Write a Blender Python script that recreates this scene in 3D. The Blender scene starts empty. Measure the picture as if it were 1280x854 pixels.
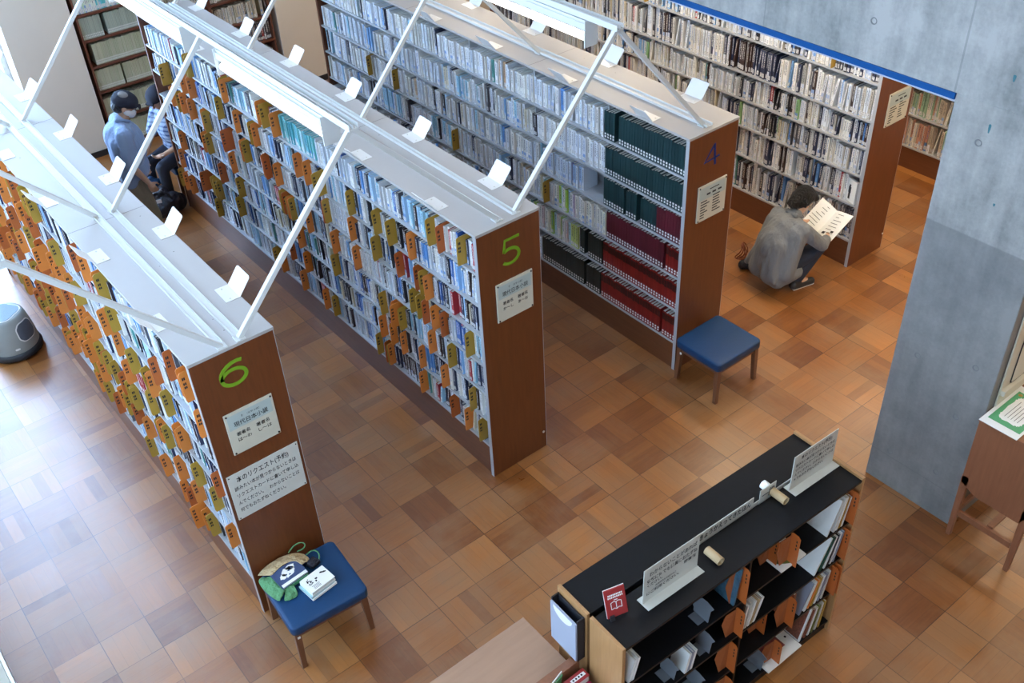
import bpy, bmesh, math, random
from math import sin, cos, pi, radians as R
from mathutils import Vector, Matrix
random.seed(11)
COL = bpy.context.scene.collection
SC = bpy.context.scene

# ------------------------------------------------------------------ materials
def new_mat(name):
    m = bpy.data.materials.new(name); m.use_nodes = True
    nt = m.node_tree; b = nt.nodes['Principled BSDF']
    return m, nt, b
def N(nt, t, **kw):
    n = nt.nodes.new(t)
    for k, v in kw.items(): setattr(n, k, v)
    return n
def math_(nt, op, a, b=None, c=None):
    n = N(nt, 'ShaderNodeMath', operation=op)
    for i, v in enumerate((a, b, c)):
        if v is None: continue
        if isinstance(v, (int, float)): n.inputs[i].default_value = v
        else: nt.links.new(v, n.inputs[i])
    return n.outputs[0]
def mixc(nt, f, a, b):
    n = N(nt, 'ShaderNodeMix', data_type='RGBA')
    for i, v in ((0, f), (6, a), (7, b)):
        if isinstance(v, (int, float)): n.inputs[i].default_value = v
        elif isinstance(v, tuple): n.inputs[i].default_value = (*v[:3], 1)
        else: nt.links.new(v, n.inputs[i])
    return n.outputs[2]
def noise(nt, vec, scale, detail=3, rough=.55):
    n = N(nt, 'ShaderNodeTexNoise'); n.inputs['Scale'].default_value = scale
    n.inputs['Detail'].default_value = detail; n.inputs['Roughness'].default_value = rough
    if vec is not None: nt.links.new(vec, n.inputs['Vector'])
    return n.outputs[0]
def vmul(nt, vec, s):
    n = N(nt, 'ShaderNodeVectorMath', operation='MULTIPLY'); nt.links.new(vec, n.inputs[0]); n.inputs[1].default_value = s
    return n.outputs[0]
def maprange(nt, v, a, b, c=0, d=1):
    n = N(nt, 'ShaderNodeMapRange'); nt.links.new(v, n.inputs[0])
    for i, q in enumerate((a, b, c, d)): n.inputs[i+1].default_value = q
    return n.outputs[0]
def bump(nt, b, h, s=.2, d=.01):
    n = N(nt, 'ShaderNodeBump'); n.inputs['Strength'].default_value = s; n.inputs['Distance'].default_value = d
    nt.links.new(h, n.inputs['Height']); nt.links.new(n.outputs[0], b.inputs['Normal'])

def plain(name, col, rough=.5, metal=0, var=.06, scale=14, bmp=0, spec=.5, coat=0, trans=0, stretch=(1,1,1), sheen=0):
    m, nt, b = new_mat(name)
    tc = N(nt, 'ShaderNodeTexCoord')
    v = vmul(nt, tc.outputs['Object'], stretch)
    n = noise(nt, v, scale)
    a = tuple(max(0, c*(1-var)) for c in col); c2 = tuple(min(1, c*(1+var)) for c in col)
    nt.links.new(mixc(nt, n, a, c2), b.inputs['Base Color'])
    b.inputs['Roughness'].default_value = rough; b.inputs['Metallic'].default_value = metal
    b.inputs['Specular IOR Level'].default_value = spec
    b.inputs['Coat Weight'].default_value = coat
    b.inputs['Transmission Weight'].default_value = trans
    b.inputs['Sheen Weight'].default_value = sheen
    if bmp: bump(nt, b, n, bmp)
    return m
def wood(name, dark, light, rough=.4, axis='z', coat=.15, scale=6):
    m, nt, b = new_mat(name)
    g = N(nt, 'ShaderNodeNewGeometry')
    st = {'z': (9, 9, .7), 'y': (9, .7, 9), 'x': (.7, 9, 9)}[axis]
    n1 = noise(nt, vmul(nt, g.outputs['Position'], st), scale, 5, .6)
    n2 = noise(nt, g.outputs['Position'], 1.5, 2)
    f = math_(nt, 'ADD', math_(nt, 'MULTIPLY', n1, .75), math_(nt, 'MULTIPLY', n2, .25))
    nt.links.new(mixc(nt, maprange(nt, f, .3, .7), dark, light), b.inputs['Base Color'])
    b.inputs['Roughness'].default_value = rough; b.inputs['Coat Weight'].default_value = coat
    b.inputs['Coat Roughness'].default_value = .3
    return m

M = {}
M['panel'] = wood('panel_brown', (.105, .027, .006), (.155, .043, .010), .45, 'z', .1)
M['panel_warm'] = M['panel']
M['plinth'] = wood('plinth_brown', (.115, .035, .012), (.165, .055, .02), .45, 'y', .1)
M['darkwood'] = wood('old_bookcase_wood', (.09, .028, .014), (.15, .05, .028), .5, 'x', .1)
M['lightwood'] = wood('light_edge_wood', (.34, .17, .065), (.44, .235, .095), .4, 'z', .2)
M['deskwood'] = wood('desk_top_wood', (.32, .185, .115), (.40, .235, .15), .4, 'x', .2, 3)
M['legwood'] = wood('stool_leg_wood', (.12, .045, .02), (.19, .075, .035), .4, 'z', .2)
M['kioskwood'] = wood('kiosk_wood', (.20, .075, .035), (.27, .105, .05), .4, 'z', .1)
M['shelf_steel'] = plain('shelf_steel_grey', (.48, .50, .53), .4, .3, .05)
M['top'] = plain('bookcase_top_laminate', (.50, .47, .44), .5, 0, .05, 3)
def top_mat():
    m = plain('bookcase_top_laminate', (.40, .38, .365), .5, 0, .05, 3); nt = m.node_tree; b = nt.nodes['Principled BSDF']
    g = N(nt, 'ShaderNodeNewGeometry'); v = N(nt, 'ShaderNodeTexVoronoi'); v.inputs['Scale'].default_value = 9; nt.links.new(g.outputs['Position'], v.inputs['Vector'])
    sc = N(nt, 'ShaderNodeSeparateColor'); nt.links.new(v.outputs['Color'], sc.inputs[0])
    k = math_(nt, 'MULTIPLY', math_(nt, 'LESS_THAN', v.outputs['Distance'], .045), math_(nt, 'GREATER_THAN', sc.outputs[0], .55))
    src = b.inputs['Base Color'].links[0].from_socket
    nt.links.new(mixc(nt, math_(nt, 'MULTIPLY', k, .8), src, (.08, .07, .07)), b.inputs['Base Color']); return m
M['top'] = top_mat()
M['white_steel'] = plain('white_painted_steel', (.60, .61, .60), .38, 0, .03)
M['card'] = plain('white_plastic_card', (.74, .74, .73), .4, 0, .02)
M['clearcard'] = plain('translucent_card_base', (.70, .69, .67), .3, 0, .03)
M['blue_vinyl'] = plain('blue_vinyl', (.006, .045, .130), .45, 0, .10, 60, .05, spec=.35)
M['black_lam'] = plain('black_laminate', (.005, .006, .008), .38, 0, .2, 20, spec=.22)
M['orange'] = plain('orange_divider', (.70, .225, .04), .4, 0, .06)
M['orange2'] = plain('deep_orange_divider', (.48, .12, .025), .4, 0, .06)
M['mustard'] = plain('mustard_divider', (.43, .26, .035), .4, 0, .06)
M['wing_orange_dim'] = plain('dimmed_orange_divider', (.34, .10, .03), .5, 0, .06)  # darker copy of the divider orange, weak shelving light put into the colour
M['ink'] = plain('black_ink', (.015, .015, .02), .6, 0, 0)
M['ink_blue'] = plain('blue_paint', (.012, .03, .16), .6, 0, .02, spec=.1)
M['ink_green'] = plain('green_paint', (.16, .30, .015), .6, 0, .03, spec=.2)
M['signhead'] = plain('sign_header_grey', (.40, .47, .45), .4, 0, .04)
M['signbody'] = plain('sign_body_beige', (.55, .52, .42), .35, 0, .03)
M['signwhite'] = plain('sign_white', (.56, .56, .51), .4, 0, .02)
M['paper'] = plain('white_paper', (.85, .85, .82), .7, 0, .03)
M['cream'] = plain('cream_board', (.62, .58, .47), .5, 0, .04)
M['wall'] = plain('painted_wall', (.66, .60, .52), .8, 0, .03, 4)
M['wallgrey'] = plain('grey_recess_wall', (.42, .46, .55), .8, 0, .04)
M['ceiling'] = plain('ceiling_plaster', (.70, .68, .64), .8, 0, .03)
M['bluepaint'] = plain('blue_edge_paint', (.003, .065, .23), .45, 0, .08, 30, spec=.2)
M['darkrubber'] = plain('dark_rubber', (.02, .022, .028), .6, 0, .1)
M['greyplastic'] = plain('grey_plastic', (.27, .29, .285), .45, 0, .06)
M['recess'] = plain('recess_shade_blue_grey', (.075, .095, .13), .5, 0, .2, 8)  # dark colour carries the shade of the step stool's foot holes
M['stoolpad'] = plain('ribbed_rubber_pad', (.16, .22, .28), .6, 0, .3, 120, .3)
M['acrylic'] = plain('frosted_acrylic', (.32, .35, .39), .2, 0, .05, 10, 0, .5, 0, .45)
M['cardboard'] = plain('cardboard_tube', (.46, .33, .18), .7, 0, .06, 30)
M['skin'] = plain('skin', (.55, .33, .22), .5, 0, .06)
M['hair'] = plain('black_hair', (.012, .011, .012), .45, 0, .3, 90, .3)
M['capdark'] = plain('dark_navy_cap', (.015, .018, .035), .8, 0, .15)
M['cappatch'] = plain('grey_cap_patch', (.25, .24, .24), .8, 0, .2, 60)
def folds(m, sc=(7, 7, 2.2), st=.5, d=.02):
    nt = m.node_tree; b = nt.nodes['Principled BSDF']; g = N(nt, 'ShaderNodeNewGeometry')
    n = noise(nt, vmul(nt, g.outputs['Position'], sc), 1.6, 3, .5); bump(nt, b, n, st, d*4); return m
M['shirtblue'] = plain('light_blue_shirt', (.26, .36, .55), .8, 0, .06, 8, .3, sheen=.2)
M['trouser'] = plain('khaki_cotton', (.26, .22, .15), .8, 0, .08, 12, .3)
M['shirtgrey'] = plain('grey_cotton_shirt', (.17, .18, .195), .85, 0, .07, 10, .4)
M['darkblue'] = plain('dark_blue_denim', (.02, .028, .05), .8, 0, .15, 40)
M['shoeblack'] = plain('black_shoe', (.02, .02, .022), .5, 0, .1)
M['shoewhite'] = plain('white_sneaker', (.75, .75, .74), .5, 0, .03)
M['mask'] = plain('white_mask', (.8, .82, .85), .8, 0, .02)
M['bagblack'] = plain('black_nylon', (.015, .017, .03), .55, 0, .3, 25, .5)
M['canvas_green'] = plain('green_canvas', (.10, .27, .12), .85, 0, .12, 60, .2)
M['canvas_tan'] = plain('tan_canvas_lining', (.55, .42, .24), .85, 0, .1, 60, .2)
M['redcover'] = plain('red_card', (.33, .025, .025), .5, 0, .04)
M['navycover'] = plain('navy_cover', (.05, .08, .18), .5, 0, .05)
M['teal'] = plain('pale_teal_cover', (.35, .55, .58), .5, 0, .05)
M['greencover'] = plain('green_cover', (.10, .38, .17), .5, 0, .05)
M['darkgreencover'] = plain('dark_green_cover', (.012, .07, .045), .5, 0, .05)
M['magenta'] = plain('magenta_card', (.35, .01, .08), .5, 0, .05)
M['bluepic'] = plain('dark_teal_picture_cover', (.06, .15, .22), .4, 0, .9, 25)
M['brownpic'] = plain('brown_picture_cover', (.22, .07, .04), .4, 0, .9, 90)
M['redpic'] = plain('dusky_red_picture', (.25, .06, .07), .4, 0, .4, 40)
M['olivepic'] = plain('olive_picture', (.17, .20, .05), .5, 0, .8, 45)
M['holder'] = plain('pale_blue_file', (.30, .33, .41), .45, 0, .03)
M['silver'] = plain('brushed_silver', (.6, .58, .52), .3, .8, .1, 40)
M['cord'] = plain('brown_cord', (.20, .05, .02), .6, 0, .3, 60)

def emis(name, col, s):
    m, nt, b = new_mat(name)
    b.inputs['Base Color'].default_value = (.8, .8, .8, 1)
    b.inputs['Emission Color'].default_value = (*col, 1); b.inputs['Emission Strength'].default_value = s
    tc = N(nt, 'ShaderNodeTexCoord'); n = noise(nt, tc.outputs['Object'], 4)
    nt.links.new(maprange(nt, n, 0, 1, .3, .4), b.inputs['Roughness'])
    return m
M['tube'] = emis('lit_fluorescent_tube', (1, .97, .92), 4)
M['troffer'] = emis('lit_ceiling_panel', (1, .83, .60), 24)
M['troffer_high'] = emis('lit_high_ceiling_panel', (1, .86, .68), 7.5)

# glass
def glass():
    m, nt, b = new_mat('window_glass')
    b.inputs['Base Color'].default_value = (.95, .98, 1, 1); b.inputs['Roughness'].default_value = 0
    b.inputs['Transmission Weight'].default_value = 1; b.inputs['IOR'].default_value = 1.01
    return m
M['glass'] = glass()

# concrete: board-marked cast panels
def concrete():
    m, nt, b = new_mat('cast_concrete')
    g = N(nt, 'ShaderNodeNewGeometry'); P = g.outputs['Position']
    n1 = noise(nt, P, 2.4, 7, .68); n2 = noise(nt, vmul(nt, P, (4, 4, .5)), 2.2, 5); n3 = noise(nt, P, 45, 3)
    f = math_(nt, 'ADD', math_(nt, 'MULTIPLY', n1, .55), math_(nt, 'ADD', math_(nt, 'MULTIPLY', n2, .35), math_(nt, 'MULTIPLY', n3, .10)))
    c = mixc(nt, maprange(nt, f, .38, .60), (.17, .175, .17), (.36, .35, .335))
    s = N(nt, 'ShaderNodeSeparateXYZ'); nt.links.new(P, s.inputs[0])
    # lower pour is a darker cement than the upper pour
    low = maprange(nt, s.outputs[2], 2.165, 2.175)
    c = mixc(nt, low, mixc(nt, .5, c, (.115, .118, .12)), c)
    # thin shutter joints
    def line(coord, at, w):
        d = math_(nt, 'ABSOLUTE', math_(nt, 'SUBTRACT', coord, at)); return math_(nt, 'LESS_THAN', d, w)
    j = math_(nt, 'MAXIMUM', line(s.outputs[1], -1.775, .006), line(s.outputs[1], -.42, .004))
    j = math_(nt, 'MULTIPLY', math_(nt, 'MAXIMUM', j, line(s.outputs[1], .95, .004)), math_(nt, 'GREATER_THAN', s.outputs[2], 2.9))
    j = math_(nt, 'MAXIMUM', j, line(s.outputs[2], .27, .004))
    c = mixc(nt, math_(nt, 'MULTIPLY', j, .45), c, (.13, .14, .14))
    nt.links.new(c, b.inputs['Base Color'])
    b.inputs['Roughness'].default_value = .62
    bump(nt, b, n3, .25, .004)
    return m
M['concrete'] = concrete()
M['tiehole'] = plain('tie_hole_mortar', (.17, .175, .18), .8, 0, .2, 60)
M['tealpaint'] = plain('teal_paint_mark', (.03, .13, .16), .6, 0, .2, 60)

# parquet: 30.5 cm squares, five fingers each, direction alternating
def parquet():
    m, nt, b = new_mat('parquet_squares')
    g = N(nt, 'ShaderNodeNewGeometry'); P = g.outputs['Position']
    s = N(nt, 'ShaderNodeSeparateXYZ'); nt.links.new(P, s.inputs[0])
    T = .305
    X = math_(nt, 'DIVIDE', math_(nt, 'ADD', s.outputs[0], .325 + 40*T), T)
    Y = math_(nt, 'DIVIDE', math_(nt, 'ADD', s.outputs[1], -.19 + 40*T), T)
    ix, iy = math_(nt, 'FLOOR', X), math_(nt, 'FLOOR', Y)
    fx, fy = math_(nt, 'FRACT', X), math_(nt, 'FRACT', Y)
    par = math_(nt, 'MODULO', math_(nt, 'ADD', ix, iy), 2)
    # along-strip direction coordinate and across coordinate
    def sel(a, c):
        n = N(nt, 'ShaderNodeMix', data_type='FLOAT'); nt.links.new(par, n.inputs[0]); nt.links.new(a, n.inputs[2]); nt.links.new(c, n.inputs[3]); return n.outputs[0]
    across = sel(fx, fy)
    st = math_(nt, 'MULTIPLY', across, 4); ist = math_(nt, 'FLOOR', st); fst = math_(nt, 'FRACT', st)
    cv = N(nt, 'ShaderNodeCombineXYZ'); nt.links.new(ix, cv.inputs[0]); nt.links.new(iy, cv.inputs[1]); nt.links.new(ist, cv.inputs[2])
    w1 = N(nt, 'ShaderNodeTexWhiteNoise', noise_dimensions='3D'); nt.links.new(cv.outputs[0], w1.inputs[0])
    cv2 = N(nt, 'ShaderNodeCombineXYZ'); nt.links.new(ix, cv2.inputs[0]); nt.links.new(iy, cv2.inputs[1])
    w2 = N(nt, 'ShaderNodeTexWhiteNoise', noise_dimensions='3D'); nt.links.new(cv2.outputs[0], w2.inputs[0])
    # grain
    gx = N(nt, 'ShaderNodeCombineXYZ')
    nt.links.new(sel(math_(nt, 'MULTIPLY', s.outputs[0], 60), math_(nt, 'MULTIPLY', s.outputs[0], 5)), gx.inputs[0])
    nt.links.new(sel(math_(nt, 'MULTIPLY', s.outputs[1], 5), math_(nt, 'MULTIPLY', s.outputs[1], 60)), gx.inputs[1])
    nt.links.new(math_(nt, 'MULTIPLY', w1.outputs[0], 40), gx.inputs[2])
    gr = noise(nt, gx.outputs[0], 1, 4, .6)
    big = noise(nt, P, .8, 3, .6)
    f = math_(nt, 'ADD', math_(nt, 'SUBTRACT', math_(nt, 'MULTIPLY', w1.outputs[0], .15), math_(nt, 'MULTIPLY', math_(nt, 'GREATER_THAN', w1.outputs[0], .95), .3)), math_(nt, 'ADD', math_(nt, 'MULTIPLY', w2.outputs[0], .42), math_(nt, 'MULTIPLY', gr, .30)))
    c = mixc(nt, maprange(nt, f, .15, .85), (.165, .052, .011), (.46, .178, .038))
    # bare, worn and dusty patches
    wn = noise(nt, P, 2.3, 5, .65)
    worn = math_(nt, 'MULTIPLY', maprange(nt, math_(nt, 'ADD', math_(nt, 'MULTIPLY', wn, .6), math_(nt, 'ADD', math_(nt, 'MULTIPLY', big, .3), math_(nt, 'MULTIPLY', w2.outputs[0], .1))), .46, .62), .55)
    c = mixc(nt, worn, c, (.27, .155, .08))
    def edge(fr, w):
        return math_(nt, 'LESS_THAN', math_(nt, 'MINIMUM', fr, math_(nt, 'SUBTRACT', 1.0, fr)), w)
    e = math_(nt, 'MAXIMUM', edge(fx, .008), edge(fy, .008))
    sv = noise(nt, P, 1.7, 2)
    e = math_(nt, 'MULTIPLY', e, maprange(nt, sv, .35, .6, .25, .85))
    e2 = math_(nt, 'MULTIPLY', edge(fst, .02), .22)
    e = math_(nt, 'MAXIMUM', e, e2)
    c = mixc(nt, e, c, (.03, .012, .006))
    nt.links.new(c, b.inputs['Base Color'])
    r = math_(nt, 'ADD', maprange(nt, wn, .3, .7, .26, .40), math_(nt, 'MULTIPLY', w1.outputs[0], .06))
    nt.links.new(r, b.inputs['Roughness'])
    b.inputs['Coat Weight'].default_value = .6; b.inputs['Coat Roughness'].default_value = .30
    bump(nt, b, math_(nt, 'SUBTRACT', math_(nt, 'MULTIPLY', w2.outputs[0], .4), e), .12, .004)
    return m
M['floor'] = parquet()

# book covers: colour from the mesh, lettering and stickers from the spine UV
def book_mats():
    m, nt, b = new_mat('book_cover')
    a = N(nt, 'ShaderNodeAttribute', attribute_name='Col'); base = a.outputs['Color']; mode = a.outputs['Alpha']
    uv = N(nt, 'ShaderNodeUVMap', uv_map='UVMap')
    s = N(nt, 'ShaderNodeSeparateXYZ'); nt.links.new(uv.outputs[0], s.inputs[0])
    u, v = s.outputs[0], s.outputs[1]
    seed = math_(nt, 'FLOOR', u); fu = math_(nt, 'FRACT', u)
    wn = N(nt, 'ShaderNodeTexWhiteNoise', noise_dimensions='1D'); nt.links.new(seed, wn.inputs['W'])
    h = N(nt, 'ShaderNodeSeparateColor'); nt.links.new(wn.outputs['Color'], h.inputs[0]); h1, h2, h3 = h.outputs
    def rng(x, lo, hi):
        p = math_(nt, 'GREATER_THAN', x, lo); q = math_(nt, 'LESS_THAN', x, hi); return math_(nt, 'MULTIPLY', p, q)
    on = math_(nt, 'GREATER_THAN', u, 0)
    is_plain = math_(nt, 'LESS_THAN', mode, .6)
    bound = math_(nt, 'GREATER_THAN', mode, .6)
    # title block
    lum = N(nt, 'ShaderNodeRGBToBW'); nt.links.new(base, lum.inputs[0])
    ink = mixc(nt, math_(nt, 'GREATER_THAN', lum.outputs[0], .22), (.75, .75, .72), mixc(nt, math_(nt, 'GREATER_THAN', h2, .7), (.03, .03, .05), (.05, .12, .32)))
    cv = N(nt, 'ShaderNodeCombineXYZ'); nt.links.new(math_(nt, 'MULTIPLY', u, 5), cv.inputs[0]); nt.links.new(math_(nt, 'MULTIPLY', v, 34), cv.inputs[1])
    nz = noise(nt, cv.outputs[0], 1, 2)
    t0 = math_(nt, 'ADD', .34, math_(nt, 'MULTIPLY', h1, .12))
    title = math_(nt, 'MULTIPLY', math_(nt, 'MULTIPLY', rng(fu, .30, .70), math_(nt, 'GREATER_THAN', nz, .5)),
                  math_(nt, 'MULTIPLY', math_(nt, 'GREATER_THAN', v, t0), math_(nt, 'LESS_THAN', v, .93)))
    title = math_(nt, 'MULTIPLY', math_(nt, 'MULTIPLY', title, is_plain), on)
    # coloured band on some
    band = math_(nt, 'MULTIPLY', math_(nt, 'MULTIPLY', math_(nt, 'GREATER_THAN', h3, .72), rng(v, .0, .33)), math_(nt, 'MULTIPLY', is_plain, on))
    bandc = mixc(nt, h1, (.75, .75, .78), (.10, .25, .55))
    c = mixc(nt, band, base, bandc)
    c = mixc(nt, title, c, ink)
    # call-number sticker
    st = math_(nt, 'MULTIPLY', math_(nt, 'MULTIPLY', rng(v, .05, .20), rng(fu, .06, .94)), math_(nt, 'MULTIPLY', is_plain, on))
    c = mixc(nt, math_(nt, 'MULTIPLY', st, .9), c, (.80, .80, .78))
    smark = math_(nt, 'MULTIPLY', st, math_(nt, 'MULTIPLY', rng(fu, .25, .75), math_(nt, 'GREATER_THAN', math_(nt, 'SINE', math_(nt, 'MULTIPLY', v, 150)), .45)))
    c = mixc(nt, smark, c, (.06, .06, .12))
    # bound volumes: two white squares low on the spine, faint title
    bs = math_(nt, 'MULTIPLY', math_(nt, 'MAXIMUM', rng(v, .05, .115), rng(v, .15, .215)), math_(nt, 'MULTIPLY', rng(fu, .22, .78), math_(nt, 'MULTIPLY', bound, on)))
    red = math_(nt, 'MULTIPLY', math_(nt, 'GREATER_THAN', mode, .85), on)
    c = mixc(nt, math_(nt, 'MULTIPLY', red, rng(v, .66, .93)), c, (.035, .006, .006))
    c = mixc(nt, bs, c, (.75, .75, .73))
    nt.links.new(c, b.inputs['Base Color'])
    b.inputs['Roughness'].default_value = .36; b.inputs['Specular IOR Level'].default_value = .5
    p, nt, b = new_mat('book_pages')
    g = N(nt, 'ShaderNodeNewGeometry')
    n = noise(nt, vmul(nt, g.outputs['Position'], (3, 400, 3)), 1, 2)
    nt.links.new(mixc(nt, n, (.52, .50, .45), (.80, .79, .75)), b.inputs['Base Color'])
    b.inputs['Roughness'].default_value = .8
    return m, p
M['book'], M['pages'] = book_mats()

# ------------------------------------------------------------------ mesh building
WORLD = {}          # object name -> world origin (no rotations are used on parents)
class MB:
    def __init__(s): s.v = []; s.f = []; s.mi = []; s.uv = {}; s.col = []; s.smooth = set()
    def add(s, vs, fs, mi=0, col=None, uvs=None, smooth=False):
        o = len(s.v); s.v += [tuple(v) for v in vs]
        for i, f in enumerate(fs):
            k = len(s.f); s.f.append(tuple(a+o for a in f)); s.mi.append(mi[i] if isinstance(mi, (list, tuple)) else mi)
            s.col.append(col)
            if uvs and uvs.get(i): s.uv[k] = uvs[i]
            if smooth: s.smooth.add(k)
        return s
    def box(s, x0, x1, y0, y1, z0, z1, mi=0):
        vs = [(x0,y0,z0),(x1,y0,z0),(x1,y1,z0),(x0,y1,z0),(x0,y0,z1),(x1,y0,z1),(x1,y1,z1),(x0,y1,z1)]
        return s.add(vs, [(0,3,2,1),(4,5,6,7),(0,1,5,4),(1,2,6,5),(2,3,7,6),(3,0,4,7)], mi)
    def obox(s, c, ax, ay, az, mi=0):
        c = Vector(c); ax, ay, az = Vector(ax), Vector(ay), Vector(az)
        vs = [c-ax-ay-az, c+ax-ay-az, c+ax+ay-az, c-ax+ay-az, c-ax-ay+az, c+ax-ay+az, c+ax+ay+az, c-ax+ay+az]
        fs = [(0,3,2,1),(4,5,6,7),(0,1,5,4),(1,2,6,5),(2,3,7,6),(3,0,4,7)]
        if ax.cross(ay).dot(az) < 0: fs = [tuple(reversed(f)) for f in fs]
        return s.add(vs, fs, mi)
    def beam(s, a, b, w, h, up=(0,0,1), mi=0):
        a, b = Vector(a), Vector(b); d = (b-a); L = d.length; d.normalize()
        side = d.cross(Vector(up)).normalized(); u = side.cross(d).normalized()
        return s.obox((a+b)/2, d*L/2, side*w/2, u*h/2, mi)
    def tube(s, pts, r, n=10, mi=0, cap=True):
        pts = [Vector(p) for p in pts]; rs = r if isinstance(r, (list, tuple)) else [r]*len(pts)
        rings = []; prev = None
        for i, p in enumerate(pts):
            d = (pts[min(i+1, len(pts)-1)] - pts[max(i-1, 0)]).normalized()
            if prev is None:
                ref = Vector((0,0,1)) if abs(d.z) < .9 else Vector((1,0,0)); x = d.cross(ref).normalized()
            else: x = (prev - d*prev.dot(d)).normalized()
            prev = x; y = d.cross(x)
            rings.append([p + (x*cos(2*pi*k/n) + y*sin(2*pi*k/n))*rs[i] for k in range(n)])
        vs = [v for r_ in rings for v in r_]; fs = []
        for i in range(len(pts)-1):
            for k in range(n): fs.append((i*n+k, i*n+(k+1)%n, (i+1)*n+(k+1)%n, (i+1)*n+k))
        s.add(vs, fs, mi, smooth=True)
        if cap:
            o = len(s.v) - len(vs)
            s.f += [tuple(o+k for k in reversed(range(n))), tuple(o+(len(pts)-1)*n+k for k in range(n))]; s.mi += [mi]*2; s.col += [None]*2
        return s
    def lathe(s, c, prof, n=32, mi=0):
        c = Vector(c); vs = []; fs = []
        for r, z in prof:
            for k in range(n): vs.append(c + Vector((r*cos(2*pi*k/n), r*sin(2*pi*k/n), z)))
        for i in range(len(prof)-1):
            for k in range(n): fs.append((i*n+k, i*n+(k+1)%n, (i+1)*n+(k+1)%n, (i+1)*n+k))
        s.add(vs, fs, mi, smooth=True)
        return s
    def prism(s, poly, a, mi=0):
        """poly: list of Vectors (planar), extruded by vector a"""
        n = len(poly); a = Vector(a); vs = [Vector(p) for p in poly] + [Vector(p)+a for p in poly]
        nrm = Vector((0,0,0))
        for i in range(n): nrm += vs[i].cross(vs[(i+1)%n])
        fs = [tuple(range(n)), tuple(reversed(range(n, 2*n)))] + [((i+1)%n, i, i+n, (i+1)%n+n) for i in range(n)]
        if nrm.dot(a) > 0: fs = [tuple(reversed(f)) for f in fs]
        return s.add(vs, fs, mi)
    def mesh(s, name, mats, off=(0,0,0)):
        me = bpy.data.meshes.new(name); off = Vector(off)
        me.from_pydata([tuple(Vector(v)-off) for v in s.v], [], s.f)
        for m in mats: me.materials.append(m)
        me.polygons.foreach_set('material_index', s.mi)
        if s.smooth:
            me.polygons.foreach_set('use_smooth', [i in s.smooth for i in range(len(s.f))])
        if any(c is not None for c in s.col):
            at = me.attributes.new('Col', 'FLOAT_COLOR', 'FACE'); flat = []
            for c in s.col: flat += list(c if c is not None else (.8,.8,.8,0))
            at.data.foreach_set('color', flat)
            ul = me.uv_layers.new(name='UVMap'); buf = [-1.0]*(2*len(me.loops))
            for fi, uvs in s.uv.items():
                st = me.polygons[fi].loop_start
                for j, (a, b) in enumerate(uvs): buf[2*(st+j)] = a; buf[2*(st+j)+1] = b
            ul.data.foreach_set('uv', buf)
        me.update(); return me
def tag(o, label=None, cat=None, group=None, kind=None):
    if label: o['label'] = label
    if cat: o['category'] = cat
    if group: o['group'] = group
    if kind: o['kind'] = kind
    return o
def link(o, parent=None):
    COL.objects.link(o)
    if parent is not None: o.parent = parent
    return o
def obj(name, mb, mats, parent=None, org=None, bevel=0, subsurf=0):
    """mb in world coordinates; object origin = parent's origin or org"""
    if not isinstance(mats, (list, tuple)): mats = [mats]
    mats = [M[m] if isinstance(m, str) else m for m in mats]
    W = WORLD[parent.name] if parent is not None else Vector(org if org is not None else (0,0,0))
    o = bpy.data.objects.new(name, mb.mesh(name, mats, W))
    if parent is None: o.location = W
    link(o, parent); WORLD[o.name] = W
    if bevel:
        b = o.modifiers.new('bevel', 'BEVEL'); b.width = bevel; b.segments = 2; b.limit_method = 'ANGLE'
    if subsurf:
        b = o.modifiers.new('sub', 'SUBSURF'); b.levels = b.render_levels = subsurf
    return o
def empty(name, loc):
    o = bpy.data.objects.new(name, None); o.location = loc; o.empty_display_size = .1; link(o); WORLD[o.name] = Vector(loc); return o
def copy_tree(o, parent=None, delta=None):
    c = o.copy(); COL.objects.link(c)
    if parent is not None: c.parent = parent
    for ch in list(o.children): copy_tree(ch, c)
    return c
ORD = ['', 'first', 'second', 'third', 'fourth', 'fifth', 'sixth', 'seventh', 'eighth', 'ninth', 'tenth', 'eleventh', 'twelfth', 'thirteenth',
       'fourteenth', 'fifteenth', 'sixteenth', 'seventeenth', 'eighteenth', 'nineteenth']
TENS = {2: 'twent', 3: 'thirt', 4: 'fort', 5: 'fift', 6: 'sixt', 7: 'sevent', 8: 'eight', 9: 'ninet'}
def ordinal(n):
    if n < 20: return ORD[n]
    if n >= 100: return ('one-hundred-' + ordinal(n-100)) if n > 100 else 'hundredth'
    t, r = divmod(n, 10)
    return TENS[t] + 'ieth' if r == 0 else TENS[t] + 'y-' + ORD[r]

# text as flat mesh lying in the plane (origin o, right r, up u)
_tc = {}
def text_mb(mb, body, o, r, u, size, mi=0, align='LEFT', width=None, bold=0.0, lift=.0006):
    key = (body, align, bold)
    if key not in _tc:
        cu = bpy.data.curves.new('t', 'FONT'); cu.body = body; cu.size = 1; cu.resolution_u = 2; cu.align_x = align; cu.offset = bold
        t = bpy.data.objects.new('t', cu); COL.objects.link(t)
        dg = bpy.context.evaluated_depsgraph_get(); me = bpy.data.meshes.new_from_object(t.evaluated_get(dg))
        _tc[key] = ([tuple(v.co) for v in me.vertices], [tuple(p.vertices) for p in me.polygons])
        bpy.data.objects.remove(t); bpy.data.curves.remove(cu); bpy.data.meshes.remove(me)
    vs, fs = _tc[key]
    if not vs: return mb
    sx = size
    if width:
        w = max(v[0] for v in vs) - min(v[0] for v in vs); sx = width / w
    o, r, u = Vector(o), Vector(r).normalized(), Vector(u).normalized(); n = r.cross(u)
    mb.add([o + r*v[0]*sx + u*v[1]*size + n*lift for v in vs], fs, mi)
    return mb

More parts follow.
